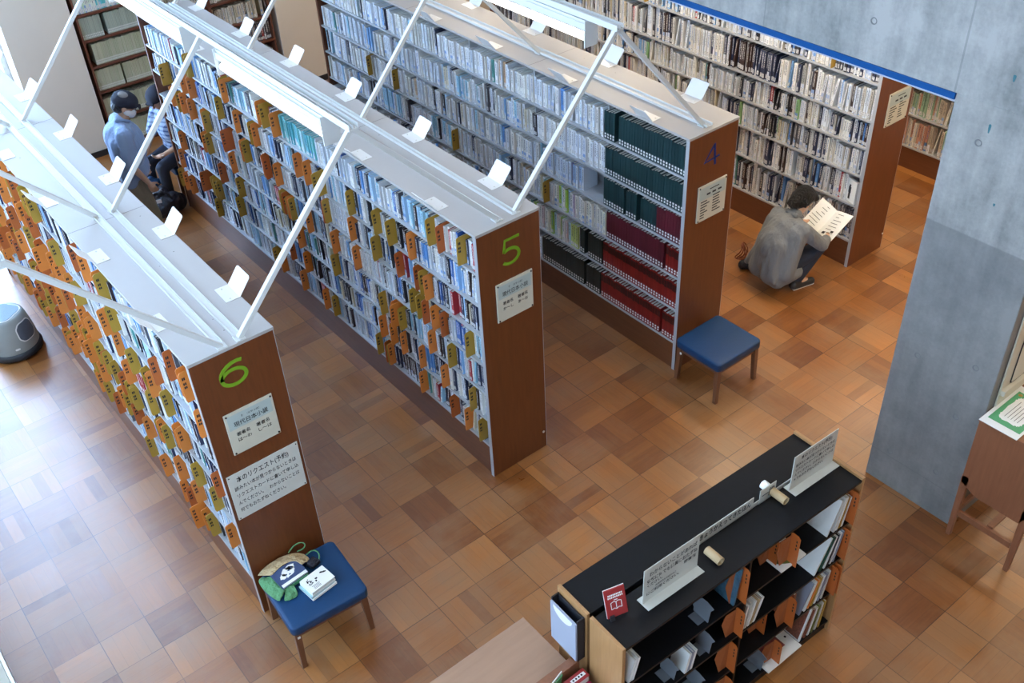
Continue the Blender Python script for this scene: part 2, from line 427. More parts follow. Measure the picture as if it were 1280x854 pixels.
# ------------------------------------------------------------------ books
books_stuff = {}
def book_geo(mb, o, t, h, d, sx, col, mode, seed, lean=0.0):
    """spine plane at o.x facing sx (-1 or +1); body goes the other way by d; thickness t along y centred on o.y"""
    ox, oy, oz = o; k = -sx
    cl, sl = cos(lean), sin(lean)
    def P(a, b, c):      # a depth from spine, b across, c height; lean turns in the y-z plane
        yy, zz = b*cl + c*sl, -b*sl + c*cl
        if lean > 0: zz += t/2*sl
        else: zz += -t/2*sl
        return (ox + k*a, oy + yy, oz + zz)
    c = (*col, mode); ct = min(.0025, t*.15)
    def bx(a0, a1, b0, b1, z0, z1, mi, spine=False, skip=()):
        vs = [P(a0,b0,z0),P(a1,b0,z0),P(a1,b1,z0),P(a0,b1,z0),P(a0,b0,z1),P(a1,b0,z1),P(a1,b1,z1),P(a0,b1,z1)]
        fs = [(0,3,2,1),(4,5,6,7),(0,1,5,4),(1,2,6,5),(2,3,7,6),(3,0,4,7)]
        uvs = {5: [(seed+.98,0),(seed+.02,0),(seed+.02,1),(seed+.98,1)]} if spine else None
        if k < 0: fs = [tuple(reversed(f)) for f in fs]; uvs = {5: list(reversed(uvs[5]))} if uvs else None
        keep = [i for i in range(6) if i not in skip]
        mb.add(vs, [fs[i] for i in keep], mi, c, {keep.index(5): uvs[5]} if uvs else None)
    bx(0, .003, -t/2, t/2, 0, h, 0, True)
    bx(.003, d, -t/2, -t/2+ct, 0, h, 0)
    bx(.003, d, t/2-ct, t/2, 0, h, 0)
    bx(.003, d-.004, -t/2+ct, t/2-ct, .003, h-.004, 1, skip=(0, 2, 4, 5))
seed_n = [1]
def nseed(): seed_n[0] += 1; return seed_n[0] % 4000 + 1

CAM = Vector((-1.15009223, -4.433023, 5.50991935))
CR = [Vector((0.77867777, -0.62579888, -0.04512977)), Vector((-0.41662283, -0.46193715, -0.78296838)), Vector((0.46913361, 0.62848217, -0.62042229))]
FPX = 1278.374
def project(p):
    q = Vector(p) - CAM; z = q.dot(CR[2]); return 640 + FPX*q.dot(CR[0])/z, 427 + FPX*q.dot(CR[1])/z
def inview(p, m=12):
    u, v = project(p); return -m < u < 1280+m and -m < v < 854+m
BOOKS = []   # dicts
NUMW = {6: 'six', 5: 'five', 4: 'four', 3: 'three', 2: 'two'}
def cname(c):
    r, g, b = c; mx, mn = max(c), min(c)
    if mx < .09: return 'black' if mx-mn < .03 else 'navy'
    if mx-mn < .1: return 'white' if mn > .55 else ('pale grey' if mn > .3 else 'dark grey')
    if b >= mx-.01: return 'light blue' if mn > .25 or mx > .6 else 'blue'
    if g >= mx-.01 and g > r*1.15: return 'green'
    if r > .5 and g > .42: return 'yellow' if b < .35 else 'cream'
    if r > .4 and g > .2: return 'tan'
    return 'red' if r > .2 and g < .12 else 'brown'
def fill_row(kind, unit, lvl, nlvl, xf, sx, y0, y1, z, hmax, palette, tr, hr, dr, mode=.3, gap=.005, jit=.028, leanp=.03, label_end='the end panel', div=None, inset=.012, start=1, lean_all=0, taglabel=None):
    """books from y0 upwards; returns index"""
    y = y0; i = start; run = None; ln = 0
    while y < y1:
        t = random.uniform(*tr)
        if div and random.random() < div[0]*t:
            y += place_divider(unit, lvl, xf, sx, y, z, hmax, div) ; run = None; continue
        if run is None or random.random() < .22:
            run = (random.choice(palette), random.uniform(*hr), random.uniform(*dr))
        c, hh, dd = run
        if random.random() < .55: c = random.choice(palette)
        v = random.uniform(.86, 1.08); c = tuple(min(.95, q*v) for q in c)
        h = min(hmax, hh*random.uniform(.97, 1.03))
        if y + t > y1: break
        lean = lean_all
        if random.random() < leanp: lean = random.uniform(-.16, -.05); y += h*abs(sin(lean))*1.02
        BOOKS.append(dict(kind=kind, unit=unit, lvl=lvl, idx=i, x=xf - sx*(inset+random.random()*jit), y=y+t/2, z=z, t=t*.94, h=h, d=dd, sx=sx, col=c, mode=mode, lean=lean, end=label_end, lab=taglabel))
        y += t + (gap*random.random())
        if random.random() < .012: y += random.uniform(.01, .05)
        i += 1
    return i

# author dividers
DIV = {}; DIVN = {}; DIVS = []
def div_mesh(kind, wide):
    k = (kind, wide)
    if k in DIV: return DIV[k]
    mb = MB(); p = .037 if not wide else .085; th = .004; H = .212; r = .018
    pts = [(.10, 0), (-p+.006, 0), (-p, .02)]
    for a in range(5): pts.append((-p + r - r*cos(a*pi/8), H - r + r*sin(a*pi/8)))
    pts += [(.10, H)]
    mb.prism([Vector((x, -th/2, z)) for x, z in pts], (0, th, 0), 0)
    for zz, ww in ((.165, .022), (.130, .020), (.105, .018)) if not wide else ((.17, .02), (.14, .02), (.11, .02), (.08, .014)):
        for sgn in (-1, 1):
            y = sgn*(th/2+.0004)
            for q in range(2):
                x = -p + .012 + q*.010
                mb.obox((x+.004, y, zz), (.004, 0, .0006), (0, .0003, 0), (0, 0, ww*.42), 1)
    me = mb.mesh('author_divider', [M[kind], M['ink']]); DIV[k] = me; return me
def place_divider(unit, lvl, xf, sx, y, z, hmax, div):
    kind = random.choices(['orange', 'mustard', 'orange2'], div[1])[0]
    wide = random.random() < .025
    DIVS.append((unit, lvl, xf, sx, y + .007, z, kind, wide, random.uniform(-.02, .008)))
    return .014
def commit_dividers():
    lst = [d for d in DIVS]
    cnt = {}; rank = []
    for d in lst:
        unit, lvl, xf, sx, y, z, kind, wide, dz = d
        cnt[(unit, lvl)] = cnt.get((unit, lvl), 0) + 1
        p = Vector((xf + sx*.03, y, z+.1))
        rank.append(((p-CAM).length if inview(p, 25) else 99, d, cnt[(unit, lvl)]))
    rank.sort(key=lambda q: q[0])
    names = {'orange': 'orange', 'orange2': 'deep orange', 'mustard': 'mustard'}
    rest = MB()
    for i, (dist, d, n) in enumerate(rank):
        unit, lvl, xf, sx, y, z, kind, wide, dz = d
        me = div_mesh(kind, wide)
        if dist > 90: continue
        if i >= 300:
            o = len(rest.v); rest.v += [(v.co.x+xf, v.co.y+y, v.co.z+z+max(dz, -.02)) for v in me.vertices]
            for p in me.polygons:
                rest.f.append(tuple(a+o for a in p.vertices)); rest.mi.append(3 if p.material_index else ['orange', 'orange2', 'mustard'].index(kind)); rest.col.append(None)
            continue
        o = bpy.data.objects.new('author_divider', me); o.location = (xf, y, z + dz + .012)
        o.rotation_euler = (0, random.uniform(-.03, .02), random.uniform(-.05, .05))
        link(o)
        tag(o, f"{names[kind]} divider, bookcase {NUMW[unit]}, {ordinal(lvl)} shelf down, {ordinal(n)} divider from end", 'divider', 'author dividers on the bookcases')
    if rest.f:
        tag(obj('author_divider', rest, ['orange', 'orange2', 'mustard', 'ink']), 'smallest far orange and mustard author dividers on bookcases 5 and 6', 'divider', 'author dividers on the bookcases', 'stuff')
def commit_books():
    for kind, maxn, grp in (('novel', 300, 'novels on bookcases 5 and 6'), ('bound_volume', 300, 'bound volumes on bookcase 4'), ('hardback_book', 300, 'books on bookcases 3 and 4'), ('encyclopedia_volume', 300, 'volumes in the back wall bookcases')):
        bs = [b for b in BOOKS if b['kind'] == kind]
        def score(b):
            p = Vector((b['x'], b['y'], b['z']+b['h']/2)) if not b.get('rot') else Vector((b['y'], b['x'], b['z']+b['h']/2))
            if b['sx'] > 0 or not inview(p): return 0
            v = p-CAM; f = abs(v.x) if b['sx'] < 0 and kind != 'encyclopedia_volume' else abs(v.y)
            return b['t']*b['h']*f/v.length**3
        for b in bs: b['s'] = score(b)
        bs.sort(key=lambda b: -b['s'])
        rest = MB(); nrest = 0
        for i, b in enumerate(bs):
            rot = b.get('rot')
            if i < maxn and b['s'] > 0:
                mb = MB(); book_geo(mb, (0,0,0), b['t'], b['h'], b['d'], b['sx'], b['col'], b['mode'], nseed(), b['lean'])
                if rot: mb.v = [(y_, x_, z_) for x_, y_, z_ in mb.v]; mb.f = [tuple(reversed(f)) for f in mb.f]; mb.uv = {k: list(reversed(u)) for k, u in mb.uv.items()}
                o = bpy.data.objects.new(kind, mb.mesh(kind, [M['book'], M['pages']])); o.location = (b['x'], b['y'], b['z']) if not rot else (b['y'], b['x'], b['z']); link(o)
                th = 'thin' if b['t'] < .018 else ('thick' if b['t'] > .031 else 'medium')
                if b['lab']: lab = f"{b['lab']}, {ordinal(b['lvl'])} shelf down, {ordinal(b['idx'])} from {'left' if rot else 'end panel'}"
                else: lab = f"{cname(b['col'])} {th} {'novel' if kind == 'novel' else 'book'}, bookcase {NUMW[b['unit']]}, {ordinal(b['lvl'])} shelf down, {ordinal(b['idx'])} from end panel"
                tag(o, lab, 'book', grp)
            else:
                if rot:
                    n0, f0 = len(rest.v), len(rest.f)
                    book_geo(rest, (b['x'], b['y'], b['z']), b['t'], b['h'], b['d'], b['sx'], b['col'], b['mode'], nseed(), b['lean'])
                    for q in range(n0, len(rest.v)): x_, y_, z_ = rest.v[q]; rest.v[q] = (y_, x_, z_)
                    for q in range(f0, len(rest.f)):
                        rest.f[q] = tuple(reversed(rest.f[q]))
                        if q in rest.uv: rest.uv[q] = list(reversed(rest.uv[q]))
                else:
                    book_geo(rest, (b['x'], b['y'], b['z']), b['t'], b['h'], b['d'], b['sx'], b['col'], b['mode'], nseed(), b['lean'])
                nrest += 1
        if nrest:
            lab = {'novel': 'remaining rows of smaller-looking white and blue novels on bookcases 5 and 6',
                   'bound_volume': 'remaining bound volumes on bookcase 4',
                   'hardback_book': 'remaining rows of smaller-looking books on bookcases 4, 3 and the one beyond',
                   'encyclopedia_volume': 'remaining volumes in the back wall bookcases'}[kind]
            tag(obj(kind, rest, ['book', 'pages']), lab, 'books', grp, 'stuff')

# ------------------------------------------------------------------ the setting
def struct(name, mb, mats, bevel=0):
    o = obj(name, mb, mats, bevel=bevel); tag(o, kind='structure'); return o
struct('floor', MB().box(-1.9, 12, -9, 7.4, -.1, 0), 'floor')
# back wall with a tall window at its left, bookcase niches and projecting piers
struct('wall_back', MB().box(-1.9, -1.6, 7.4, 7.6, 0, 8.2).box(1.06, 12, 7.4, 7.6, 0, 8.2).box(-1.6, 1.06, 7.4, 7.6, 0, .35).box(-1.6, 1.06, 7.4, 7.6, 8.0, 8.2)
       .box(1.06, 1.78, 7.1, 7.4, 0, 8.2).box(4.15, 12, 7.1, 7.4, 0, 8.2), 'wall')
struct('trim_1', MB().box(4.085, 4.15, 7.25, 7.4, 0, 8.2), 'wallgrey')  # gap wall beside the bookcase, its shade painted in as blue-grey
struct('baseboard_back', MB().box(1.05, 1.785, 7.085, 7.1, 0, .07).box(4.15, 12, 7.085, 7.1, 0, .07), 'ink')
w = struct('window_1', MB().box(-1.6, 1.06, 7.42, 7.50, .35, .41).box(-1.6, 1.06, 7.42, 7.50, 7.94, 8.0).box(-1.6, -1.54, 7.42, 7.50, .41, 7.94).box(1.0, 1.06, 7.42, 7.50, .41, 7.94)
       .box(-.3, -.25, 7.43, 7.49, .41, 7.94).box(-1.54, 1.0, 7.43, 7.49, 2.3, 2.35).box(-1.54, 1.0, 7.43, 7.49, 4.4, 4.45), 'white_steel')
obj('pane', MB().box(-1.54, 1.0, 7.455, 7.461, .41, 7.94), 'glass', w)
# left wall: solid below, long window above
struct('wall_left', MB().box(-1.9, -1.75, -9, 7.4, 0, .62).box(-1.9, -1.75, -9, 7.4, 6.2, 8.2).box(-1.9, -1.75, -9, -5, .62, 6.2).box(-1.9, -1.75, 6.9, 7.4, .62, 6.2), 'wall')
w2 = MB().box(-1.87, -1.79, -5, 6.9, .62, .67).box(-1.87, -1.79, -5, 6.9, 6.15, 6.2).box(-1.87, -1.79, -5, 6.9, 2.6, 2.65).box(-1.87, -1.79, -5, 6.9, 4.4, 4.45)
for k in range(8): y = -5 + k*(11.9-.05)/7; w2.box(-1.87, -1.79, y, y+.05, .67, 6.15)
w2 = struct('window_2', w2, 'white_steel')
obj('pane', MB().box(-1.833, -1.827, -4.97, 6.87, .67, 6.15), 'glass', w2)
struct('wall_right', MB().box(12, 12.2, -9, 7.6, 0, 8.2), 'wall')
struct('wall_front', MB().box(-1.9, 12, -9.2, -9, 0, 8.2), 'wall')
struct('ceiling', MB().box(-1.9, 12.2, -9.2, 7.6, 8.2, 8.4), 'ceiling')
# low sill ledge at the foot of the left wall
struct('trim_2', MB().box(-1.75, -1.475, -6, 3, 0, .10), 'cream', .004)
struct('trim_3', MB().box(-1.475, -1.452, -6, 3, 0, .105), 'silver', .003)
# gallery: concrete edge beam with blue painted edge, slab and pillar
struct('wall_gallery', MB().box(3.98, 4.25, -8.9, 7.1, 2.972, 4.1), 'concrete')
struct('trim_4', MB().box(3.972, 4.25, -1.785, 7.1, 2.934, 2.972), 'bluepaint')
struct('trim_5', MB().box(3.985, 4.25, -1.785, 7.1, 2.918, 2.934), 'wallgrey')
struct('ceiling_gallery', MB().box(4.25, 12, -8.9, 7.1, 3.0, 3.3), 'ceiling')
pil = struct('pillar', MB().box(3.98, 4.66, -2.47, -1.785, 0, 2.972), 'concrete', .006)
struct('floor_upper', MB().box(4.25, 12, -8.9, 7.1, 3.301, 3.34), 'deskwood')
# tie-hole cones left by the formwork
def tie(x, y, z, r=.022):
    mb = MB(); prof = [(r, .0012), (r*.78, .002), (r*.62, -.004), (.0001, -.006)]; n = 18
    vs = [(x - .001 - p[1], y + p[0]*cos(2*pi*k/n), z + p[0]*sin(2*pi*k/n)) for p in prof for k in range(n)]
    fs = [(i*n+k, (i+1)*n+k, (i+1)*n+(k+1)%n, i*n+(k+1)%n) for i in range(3) for k in range(n)]
    return mb.add(vs, fs, 0, smooth=True)
TIES = [(-1.98, 2.74), (-2.33, 1.33), (-1.95, 1.2), (-2.28, .38), (-1.93, .32), (-2.3, .9), (-1.2, 3.22), (-.2, 3.35)]
for y, z in TIES: obj('tie_hole', tie(3.979, y, z), 'tiehole', pil if z < 2.9 else bpy.data.objects['wall_gallery'])

for k, (y, z, h_, w_) in enumerate(((-2.02, 2.84, .035, .007), (-2.08, 3.15, .025, .008), (-2.16, 2.42, .012, .006))):
    pts = [Vector((3.9788, y + w_*cos(a)*(1+.3*sin(3*a)), z + h_*sin(a)*(1+.25*cos(2*a)))) for a in [j*pi/6 for j in range(12)]]
    obj('paint_mark', MB().prism(pts, (.0006, 0, 0)), 'tealpaint', pil if z < 2.97 else bpy.data.objects['wall_gallery'])
# ------------------------------------------------------------------ bookcases
W = .508; L = 5.33; H = 2.10
X = {6: 0.0, 5: 1.904, 4: 3.7775, 3: 6.034, 2: 8.0}
Y0 = {6: 0.0, 5: -.03, 4: -.055, 3: -.08, 2: -2.2}
LEV = {6: [.29 + .2535*k for k in range(7)], 5: [.29 + .2535*k for k in range(7)],
       4: [.275, .60, .905, 1.20, 1.485, 1.79], 3: [.275, .64, .94, 1.21, 1.465, 1.80], 2: [.25, .60, .90, 1.20, 1.49, 1.79]}
BL = {6: 'tall brown double-sided bookcase with the green 6, nearest at left, two notices on its end',
      5: 'tall brown double-sided bookcase with the green 5, second from the left',
      4: 'tall brown double-sided bookcase with the blue 4 and dark green volumes at its near end',
      3: 'brown bookcase beside the crouching reader, partly under the blue-edged concrete beam',
      2: 'farthest right bookcase, seen between bookcase 3 and the concrete pillar'}
def glyph_text(n, x0, x1, z0, z1, y, mat, parent):
    mb = MB()
    def arc(cx, cz, rx, rz, a0, a1, k=22, w=.012, w2=None):
        pts = []
        for i in range(k+1):
            a = a0 + (a1-a0)*i/k; pts.append((cx + rx*cos(a), cz + rz*sin(a)))
        return pts
    def stroke(pts, w):
        n_ = len(pts); vs = []
        for i, p in enumerate(pts):
            a = pts[max(i-1, 0)]; b = pts[min(i+1, n_-1)]; d = Vector((b[0]-a[0], b[1]-a[1])).normalized(); q = Vector((-d.y, d.x))
            ww = w if not callable(w) else w(i/(n_-1))
            for s_ in (1, -1):
                for yy in (y-.003, y-.0005): vs.append((p[0]+q.x*ww*s_, yy, p[1]+q.y*ww*s_))
        fs = []
        for i in range(n_-1):
            o = i*4
            fs += [(o, o+4, o+6, o+2), (o+1, o+3, o+7, o+5), (o, o+1, o+5, o+4), (o+2, o+6, o+7, o+3)]
        fs += [(0, 2, 3, 1), (4*n_-4, 4*n_-3, 4*n_-1, 4*n_-2)]
        mb.add(vs, fs, 0)
    w = x1-x0; h = z1-z0
    if n == 6:
        cx = (x0+x1)/2; rr = h*.34; cz = z0+rr
        stroke(arc(cx, cz, w*.44, rr*.92, 0, 2*pi, 36), .0115)
        stroke([(cx-w*.43, cz), (cx-w*.45, cz+h*.14), (cx-w*.41, cz+h*.28), (cx-w*.31, cz+h*.41), (cx-w*.16, cz+h*.52), (cx+w*.03, cz+h*.59), (cx+w*.22, cz+h*.61), (cx+w*.38, cz+h*.57)], .0115)
    if n == 5:
        stroke([(x1-w*.08, z1), (x0+w*.18, z1), (x0+w*.10, z0+h*.52)], .0105)
        cx = x0+w*.42; cz = z0+h*.31
        stroke([(x0+w*.10, z0+h*.52)] + arc(cx, cz, w*.46, h*.30, 2.2, -2.45, 28), .0115)
    if n == 4:
        stroke([(x0+w*.62, z1), (x0+w*.02, z0+h*.28), (x1, z0+h*.36)], .0075)
        stroke([(x0+w*.62, z1+.004), (x0+w*.74, z0)], .009)
    return obj('numeral', mb, mat, parent)
def plate(parent, x, z, y, kind):
    s = .305; mb = MB().box(x, x+s, y-.010, y-.0005, z, z+s)
    p = obj('sign_plate', mb, 'signbody', parent, bevel=.002)
    yy = y-.0104
    hd = MB().box(x+.014, x+s-.014, yy-.0006, yy+.0004, z+s*.60, z+s-.018); obj('sign_header', hd, 'signhead', p)
    sc = MB()
    for a in (.013, s-.013):
        for b in (.013, s-.013): sc.lathe((x+a, 0, 0), [], 3) if 0 else sc.tube([(x+a, yy, z+b), (x+a, yy-.004, z+b)], .006, 10)
    obj('screw', sc, 'ink', p); p['label'] = 'beige subject sign with grey header and black corner screws'
    t = MB(); r, u = (1,0,0), (0,0,1); y2 = yy-.001
    if kind in (6, 5):
        text_mb(t, 'F', (x+.10, y2, z+s*.82), r, u, .022, bold=.01); text_mb(t, '（文学 小説）', (x+.125, y2, z+s*.82), r, u, .016)
        text_mb(t, '現代日本小説', (x+.045, y2, z+s*.66), r, u, .04, width=.215, bold=.008)
        a, b = (('は～わ', 'し～は') if kind == 6 else ('か～し', 'あ～お'))
        for xx, q in ((x+.045, a), (x+.17, b)):
            text_mb(t, '著者名', (xx, y2, z+s*.43), r, u, .030, width=.085, bold=.01)
            text_mb(t, q, (xx, y2, z+s*.29), r, u, .030, width=.085, bold=.01)
    else:
        for k in range(3): t.box(x+.09+k*.06, x+.13+k*.06, y2-.0004, y2, z+s*.70, z+s*.75)
        t.box(x+.12, x+.22, y2-.0004, y2, z+s*.83, z+s*.855)
        for k in range(7):
            zz = z + s*(.54 - k*.075); a = random.uniform(.04, .10)
            t.box(x+.03, x+.03+a, y2-.0004, y2, zz, zz+.009)
            a = random.uniform(.04, .10); t.box(x+.16, x+.16+a, y2-.0004, y2, zz+.02, zz+.029)
    obj('lettering', t, 'ink', p)
    return p
CASES = {}
def bookcase(n):
    x0, y0 = X[n], Y0[n]; y1 = y0+L if n != 2 else 4.5; lv = LEV[n]
    root = empty('bookcase', (x0+W/2, (y0+y1)/2, 0)); CASES[n] = root
    tag(root, BL[n], 'bookcase', 'double-sided bookcases in parallel rows')
    obj('end_panel', MB().box(x0, x0+W, y0, y0+.03, 0, H-.004), 'panel', root, bevel=.003)
    obj('end_panel', MB().box(x0, x0+W, y1-.03, y1, 0, H-.004), 'panel', root, bevel=.003)
    obj('edge_strip', MB().box(x0-.003, x0, y0+.001, y0+.032, 0.0, H-.004), 'shelf_steel', root)
    obj('edge_strip', MB().box(x0+W, x0+W+.003, y0+.001, y0+.032, 0.0, H-.004), 'shelf_steel', root)
    tp = obj('top_board', MB().box(x0-.006, x0+W+.006, y0-.002, y1, H-.004, H+.016), 'top', root, bevel=.002)
    zp = lv[0]-.02
    obj('plinth', MB().box(x0+.012, x0+.03, y0+.03, y1-.03, 0, zp), 'plinth', root); obj('plinth', MB().box(x0+W-.03, x0+W-.012, y0+.03, y1-.03, 0, zp), 'plinth', root)
    obj('back_panel', MB().box(x0+W/2-.004, x0+W/2+.004, y0+.03, y1-.03, zp, H-.004), 'shelf_steel', root)
    for z in lv:
        obj('shelf', MB().box(x0+.006, x0+W-.006, y0+.03, y1-.03, z-.018, z), 'shelf_steel', root)
    nb = 6
    for k in range(1, nb):
        y = y0 + k*(y1-y0)/nb
        obj('upright', MB().box(x0+.05, x0+W-.05, y-.006, y+.006, zp, H-.004), 'shelf_steel', root)
    if n in (4, 5, 6):
        for k in range(1, 3):
            y = y0 + k*L/3; obj('joint', MB().box(x0-.0065, x0+W+.0065, y-.001, y+.001, H+.0155, H+.0166), 'darkrubber', root)
    return root
for n in X: bookcase(n)
glyph_text(6, .145, .312, 1.858, 2.022, 0, 'ink_green', CASES[6])
glyph_text(5, 2.095, 2.252, 1.80, 1.985, -.03, 'ink_green', CASES[5])
glyph_text(4, 3.942, 4.103, 1.815, 1.985, -.055, 'ink_blue', CASES[4])
plate(CASES[6], .102, 1.385, 0, 6); plate(CASES[5], 2.026, 1.378, -.03, 5); plate(CASES[4], 3.898, 1.372, -.055, 4); plate(CASES[3], 6.184, 1.372, -.08, 3)
# request notice on 6
p = obj('notice_board', MB().box(.018, .488, -.008, -.0005, .892, 1.254), 'signwhite', CASES[6], bevel=.001); p['label'] = 'white handwritten-style request notice'
t = MB(); yy = -.0086; r, u = (1,0,0), (0,0,1)
text_mb(t, '本のリクエスト(予約)', (.07, yy, 1.185), r, u, .05, width=.345, bold=.010)
for k, (s_, w_, x_) in enumerate((('読みたい本が見つからないときは', .41, .045), ('リクエストカードに書いて申し込', .41, .045), ('んでください。　わからないことは', .41, .045), ('何でもおたずねください。', .305, .045))):
    text_mb(t, s_, (x_, yy, 1.125 - k*.058), r, u, .036, width=w_, bold=.006)
for a, b in ((.03, .904), (.476, .904), (.03, 1.242), (.476, 1.242)): t.tube([(a, -.008, b), (a, -.011, b)], .004, 8)
obj('lettering', t, 'ink', p)
# small pale labels / screw caps near the panel feet
obj('screw_cap', MB().tube([(2.385, -.03, .16), (2.385, -.034, .16)], .010, 12), 'card', CASES[5])
obj('screw_cap', MB().tube([(6.53, -.08, .16), (6.53, -.084, .16)], .009, 12), 'card', CASES[3])

# twin channels along each top, folded card holders on the edges
for n, chs in ((6, ((.19, .235), (.30, .345))), (5, ((2.10, 2.135), (2.225, 2.26))), (4, ((3.985, 4.05),))):
    y0 = Y0[n]
    for a, b in chs:
        mb = MB(); z = H+.016
        mb.box(a, b, y0+.04, y0+L-.05, z, z+.006); mb.box(a, a+.004, y0+.04, y0+L-.05, z+.006, z+.020); mb.box(b-.004, b, y0+.04, y0+L-.05, z+.006, z+.020)
        obj('channel', mb, 'white_steel', CASES[n], bevel=.001)
def card_mesh(sgn):
    mb = MB(); w = .083
    mb.box(-.085*sgn if sgn > 0 else 0, 0 if sgn > 0 else .085, -w, w, 0, .003, 1)
    a = Vector((sgn*.085, 0, .106)); nrm = Vector((-a.z, 0, a.x)).normalized()*.0015
    vs = []
    cnr = [(-w, 0), (w, 0), (w, .93), (w-.012, 1), (-w+.012, 1), (-w, .93)]
    poly = [Vector((0, y, 0)) + a*t_ for y, t_ in cnr]
    mb.prism([q - nrm for q in poly], nrm*2, 0)
    for y in (-.06, .06): mb.lathe((-sgn*.05, y, .003), [(.005, 0), (.005, .003), (.0001, .004)], 10, 2)
    return mb
for n in (6, 5, 4):
    root = None
    for sgn in (-1, 1):
        for k in range(6):
            y = Y0[n] + .47 + .908*k
            if y > L-.3+Y0[n] and k == 5: y = Y0[n]+5.0
            o = bpy.data.objects.new('card_holder', (card_mesh(sgn).mesh('card_holder', [M['card'], M['clearcard'], M['silver']]) if k == 0 else me))
            me = o.data; o.location = (X[n] + (W-.002 if sgn > 0 else .002), y + random.uniform(-.02, .02), H+.0165)
            o.rotation_euler.z = random.uniform(-.05, .05); link(o)
            tag(o, f"white card holder, {'right' if sgn > 0 else 'left'} top edge of bookcase {NUMW[n]}, {ordinal(k+1)} from end", 'sign holder', 'blank card holders along the bookcase tops')

# ------------------------------------------------------------------ overhead lighting frames
def light_frame(xa, xl, xr, zl, zr, label, apx_z=3.075):
    root = empty('light_frame', (xa, 2.6, H)); tag(root, label, 'light fixture', 'white A-frame lighting rails over the aisles')
    ys = [.03, 1.85, 3.67, 5.2]
    for y in ys:
        for xf, zf in ((xl, zl), (xr, zr)):
            s_ = 1 if xf > xa else -1
            mb = MB().beam((xa, y, apx_z), (xf, y, zf+.005), .030, .030, (0,1,0))
            o = obj('strut', mb, 'white_steel', root, bevel=.003)
            obj('foot', MB().box(xf-.028, xf+.028, y-.03, y+.03, zf, zf+.008).tube([(xf, y-.024, zf+.008), (xf, y-.024, zf+.013)], .006, 8), 'white_steel', root)
    obj('ridge_channel', MB().box(xa-.030, xa+.030, .0, 5.25, apx_z-.01, apx_z+.002).box(xa-.030, xa-.025, 0, 5.25, apx_z+.002, apx_z+.03).box(xa+.025, xa+.030, 0, 5.25, apx_z+.002, apx_z+.03).box(xa-.004, xa+.004, 0, 5.25, apx_z+.002, apx_z+.022), 'white_steel', root, bevel=.001)
    for k in range(3):
        a, b = ys[k]+.24, min(ys[k+1]-.26, 5.0)
        lamp = obj('lamp_housing', MB().box(xa-.036, xa+.036, a, b, apx_z-.055, apx_z-.014).box(xa-.046, xa-.041, a, b, apx_z-.075, apx_z-.03), 'white_steel', root, bevel=.003)
        for y in (a, b): obj('end_plate', MB().box(xa-.055, xa+.055, y-.004, y+.004, apx_z-.185, apx_z-.01), 'white_steel', lamp, bevel=.001)
        obj('tube', MB().tube([(xa-.02, a+.03, apx_z-.125), (xa-.02, b-.03, apx_z-.125)], .026, 14), 'tube', lamp)
        sk = MB()
        for y in (a+.004, b-.034): sk.box(xa-.035, xa-.005, y, y+.03, apx_z-.15, apx_z-.10)
        obj('socket', sk, 'greyplastic', lamp)
light_frame(1.20, .322, 2.118, H+.016, H+.016, 'white A-frame lighting rail with lit tubes bridging bookcases 6 and 5')
light_frame(3.13, 2.258, 3.995, H+.016, H+.016, 'white A-frame lighting rail with lit tubes bridging bookcases 5 and 4')
light_frame(-.65, -1.745, .212, H+.016, H+.016, 'white lighting rail between the window side and bookcase 6, mostly out of frame')

# ------------------------------------------------------------------ books on the shelves
WH = [(.80,.80,.80), (.74,.76,.80), (.82,.80,.76), (.66,.72,.80), (.70,.75,.82), (.78,.78,.74), (.58,.62,.68)]
BLU = [(.25,.45,.75), (.12,.30,.65), (.45,.65,.85), (.35,.60,.75), (.05,.14,.42)]
DK = [(.03,.03,.04), (.02,.03,.08), (.04,.05,.10), (.10,.10,.12), (.05,.03,.03)]
MISC = [(.40,.04,.05), (.62,.55,.40), (.10,.30,.28), (.55,.35,.20), (.65,.60,.20), (.45,.20,.35), (.25,.45,.20)]
NOV = WH*3 + BLU*2 + DK*4 + MISC[:3]
LIB = WH*5 + BLU[:4] + DK[:4] + MISC[1:4] + [(.66,.64,.60), (.60,.60,.58)]*3
ART = WH*5 + DK*4 + BLU[:2] + MISC[:3] + MISC[6:] + [(.55,.52,.46), (.48,.47,.44), (.60,.58,.52)]*2
for n in (6, 5):
    lv = LEV[n]; N_ = len(lv)
    for i, z in enumerate(lv):
        lvl = N_ - i; hm = .222
        y0 = Y0[n] + .034; y1 = Y0[n] + L - .034
        sh = z + .0005
        div = (5.4 if n == 6 else 3.3, (5, 4, 2) if n == 6 else (5, 5, 1.5))
        k = 1
        if n == 5 and i == 6:      # top shelf run of matching teal paperbacks
            k = fill_row('novel', n, lvl, N_, X[n], -1, y0, 2.05, sh, hm, NOV, (.014, .030), (.17, .215), (.12, .15), div=div)
            k = fill_row('novel', n, lvl, N_, X[n], -1, 2.05, 2.62, sh, hm, [(.10,.42,.50), (.16,.50,.52), (.45,.70,.74)], (.022, .028), (.188, .19), (.13, .13), start=k, leanp=0)
            fill_row('novel', n, lvl, N_, X[n], -1, 2.62, y1, sh, hm, NOV, (.014, .030), (.17, .215), (.12, .15), start=k, div=div)
        else:
            y1_ = y1 if not (n == 5 and i == 4) else y1-.35
            fill_row('novel', n, lvl, N_, X[n], -1, y0, y1_, sh, hm, NOV, (.012, .030), (.165, .218), (.11, .15), div=div, leanp=.05)
        fill_row('novel', n, lvl, N_, X[n]+W, 1, y0, y1, sh, hm, NOV, (.018, .040), (.17, .215), (.12, .15))
